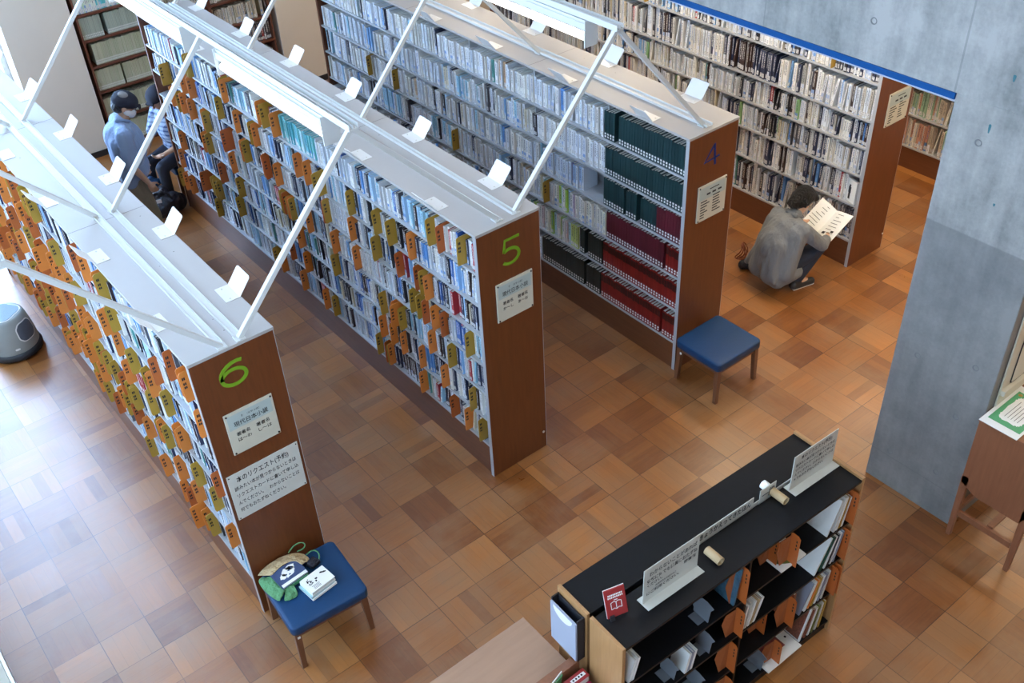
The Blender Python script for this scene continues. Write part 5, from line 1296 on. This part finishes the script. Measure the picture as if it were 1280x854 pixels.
blobs('collar', 'shirtgrey', sho, [('c', Q(.01, -.05, .735), Q(.01, .05, .735), .024, .024), ('c', Q(.015, .05, .735), Q(.09, .055, .70), .018, .014), ('c', Q(.015, -.05, .735), Q(.09, -.055, .70), .018, .014)], .006, 2)
tz = [('e', Q(-.11, 0, .24), (.14, .165, .12), rotm(f, rr, U))]
for s_ in (1, -1): tz += [('c', Q(-.10, s_*.09, .24), Q(.24, s_*.15, .38), .090, .068), ('c', Q(.24, s_*.15, .38), Q(.06, s_*.14, .13), .066, .054)]
blobs('trousers', 'darkblue', p3, tz, .009, 3)
for s_ in (1, -1): blobs('shoe', 'shoeblack', p3, [('c', Q(.02, s_*.14, .050), Q(.21, s_*.155, .036), .046, .036), ('e', Q(.05, s_*.14, .085), (.05, .042, .04), rotm(f, rr, U))], .007, 2)
for s_ in (1, -1): blobs('shoe_sole', 'shoewhite', p3, [('c', Q(.01, s_*.14, .014), Q(.22, s_*.155, .014), .012, .012), ('c', Q(.01, s_*.14+.02, .014), Q(.22, s_*.155+.02, .014), .012, .012)], .007, 1)
hair_shell('hair', PH, RM, 1.05, p3, extra=[('e', PH(-.075, 0, -.055), (.045, .062, .055), RM), ('e', PH(.06, .03, .075), (.05, .05, .035), RM), *[('c', PH(-.06+.02*(k%3), .07*cos(k), .07*sin(k)), PH(-.10+.03*(k%4), .10*cos(k+.3), .09*sin(k+.3)-.01), .018, .008) for k in range(9)], ('e', PH(.045, 0, .085), (.055, .070, .035), RM), ('e', PH(-.01, .070, .0), (.035, .02, .045), RM), ('e', PH(-.01, -.070, .0), (.035, .02, .045), RM)])
# the open book in the hands
ob = empty('open_book', tuple(Q(.43, .02, .50))); tag(ob, 'large open book with white pages held by the crouching reader', 'book')
cB = Q(.43, .02, .50); upb = (U*.62 + f*.78).normalized(); 
for s_ in (-1, 1):
    sd = (rr*s_*.96 - upb.cross(rr).normalized()*0 + U*.22).normalized(); nn = sd.cross(upb)*s_; nn = nn if nn.z > 0 else -nn
    pg = MB(); n = 8; vs = []; Wd, Hh = .20, .145
    for j in range(n+1):
        t_ = j/n; bul = .012*sin(pi*min(1, t_*1.3))
        for e_ in (-1, 1):
            for th_ in (0, .006*(1-.5*t_)): vs.append(cB + sd*Wd*t_ + upb*Hh*e_ + nn*(bul+th_))
    fs = []
    for j in range(n):
        o_ = j*4; fs += [(o_, o_+4, o_+6, o_+2), (o_+1, o_+3, o_+7, o_+5), (o_, o_+1, o_+5, o_+4), (o_+2, o_+6, o_+7, o_+3)]
    fs += [(0, 2, 3, 1), (4*n, 4*n+1, 4*n+3, 4*n+2)]; pg.add(vs, fs, 0)
    po = obj('pages', pg, 'paper', ob)
    mk = MB()
    for k in range(7): a_ = random.uniform(.03,.12); b_ = .11-.033*k; mk.obox(cB + sd*(.04+a_/2+.02) + upb*b_ + nn*.0215, sd*a_/2, upb*.0022, nn*.0003)
    if s_ > 0:
        for a_, b_ in ((.15, -.07), (.07, -.10)): mk.obox(cB + sd*a_ + upb*b_ + nn*.0215, sd*.016, upb*.010, nn*.0003)
    obj('print', mk, 'ink', po)
# corded bag handles behind the reader
cg = empty('string_bag', (5.30, .52, 0)); tag(cg, 'small dark bag with brown looped cord handles on the floor behind the crouching reader', 'bag')
blobs('pouch', 'bagblack', cg, [('e', (5.33, .55, .05), (.07, .05, .05)), ('e', (5.36, .50, .04), (.05, .05, .04))], .008, 2)
for k in range(3):
    o_ = Vector((5.30+.02*k, .585, .085)); obj('cord_handle', MB().tube([o_ + Vector((.05*cos(t_)*(1-.2*k), .03*sin(2*t_), .085+.075*sin(t_+k*.4))) for t_ in [j*pi/8 for j in range(17)]], .0055, 7), 'cord', cg)
# black bag on the floor by the seated person
bb = empty('shoulder_bag', (1.70, 5.30, 0)); tag(bb, 'black nylon bag with blue top on the floor at far end of bookcase five', 'bag')
blobs('bag_body', 'bagblack', bb, [('e', (1.70, 5.28, .13), (.16, .12, .13)), ('e', (1.66, 5.34, .22), (.12, .10, .10)), ('c', (1.60, 5.24, .10), (1.80, 5.30, .10), .09, .10), ('c', (1.62, 5.38, .28), (1.66, 5.26, .30), .03, .03)], .010, 2)
blobs('bag_top', 'blue_vinyl', bb, [('c', (1.60, 5.40, .33), (1.70, 5.40, .34), .045, .035), ('e', (1.63, 5.43, .36), (.05, .04, .05))], .009, 2)
obj('strap', MB().tube([(1.56, 5.34, .22), (1.58, 5.27, .30), (1.64, 5.22, .32), (1.70, 5.20, .26), (1.73, 5.19, .16)], .009, 8), 'bagblack', bb)
obj('tag_label', MB().obox((1.585, 5.215, .22), (.025,-.012,0), (0,0,.02), (.001,.002,0)), 'card', bb)
# book lying half over the far edge of bookcase 6 top, and one beyond it
random.seed(3)
# ------------------------------------------------------------------ camera
cam = bpy.data.cameras.new('camera'); cam.sensor_width = 36; cam.lens = FPX*36/1280; cam.clip_end = 200
co = bpy.data.objects.new('camera', cam); COL.objects.link(co)
m = Matrix((( CR[0].x, -CR[1].x, -CR[2].x, CAM.x), (CR[0].y, -CR[1].y, -CR[2].y, CAM.y), (CR[0].z, -CR[1].z, -CR[2].z, CAM.z), (0,0,0,1)))
co.matrix_world = m; SC.camera = co

# ------------------------------------------------------------------ light
w = bpy.data.worlds.new('sky'); SC.world = w; w.use_nodes = True
bg = w.node_tree.nodes['Background']; bg.inputs[0].default_value = (.62, .80, 1, 1); bg.inputs[1].default_value = 3.0
def area(name, loc, rot, sx, sy, power, col):
    l = bpy.data.lights.new(name, 'AREA'); l.shape = 'RECTANGLE'; l.size = sx; l.size_y = sy; l.energy = power; l.color = col
    o = bpy.data.objects.new(name, l); o.location = loc; o.rotation_euler = rot; COL.objects.link(o); return o
area('daylight_left', (-2.1, 1.0, 3.6), (0, R(-90), 0), 5.2, 11.5, 250, (.48, .70, 1))
area('daylight_back', (-.27, 7.75, 4.2), (R(-90), 0, 0), 2.6, 7.5, 780, (.40, .62, 1))
for x in (5.4, 7.3):
    for k in range(5):
        y = -4.2 + k*2.2
        o = obj('ceiling_light', MB().box(x-.15, x+.15, y-.6, y+.6, 2.975, 2.999), 'troffer', org=(x, y, 2.999))
        tag(o, f'warm ceiling light panel under the gallery, out of the photograph', 'ceiling light', 'ceiling lights under the gallery')
for x in (1.0, 4.5):
    for y in (-6, -3, 0):
        o = obj('ceiling_light', MB().box(x-.5, x+.5, y-.5, y+.5, 8.17, 8.199), 'troffer_high', org=(x, y, 8.199))
        tag(o, 'warm ceiling light panel on the high ceiling, out of the photograph', 'ceiling light', 'high ceiling lights')
SC.view_settings.view_transform = 'Standard'; SC.view_settings.look = 'None'; SC.view_settings.exposure = .15; SC.view_settings.gamma = 1
SC.view_settings.use_curve_mapping = False
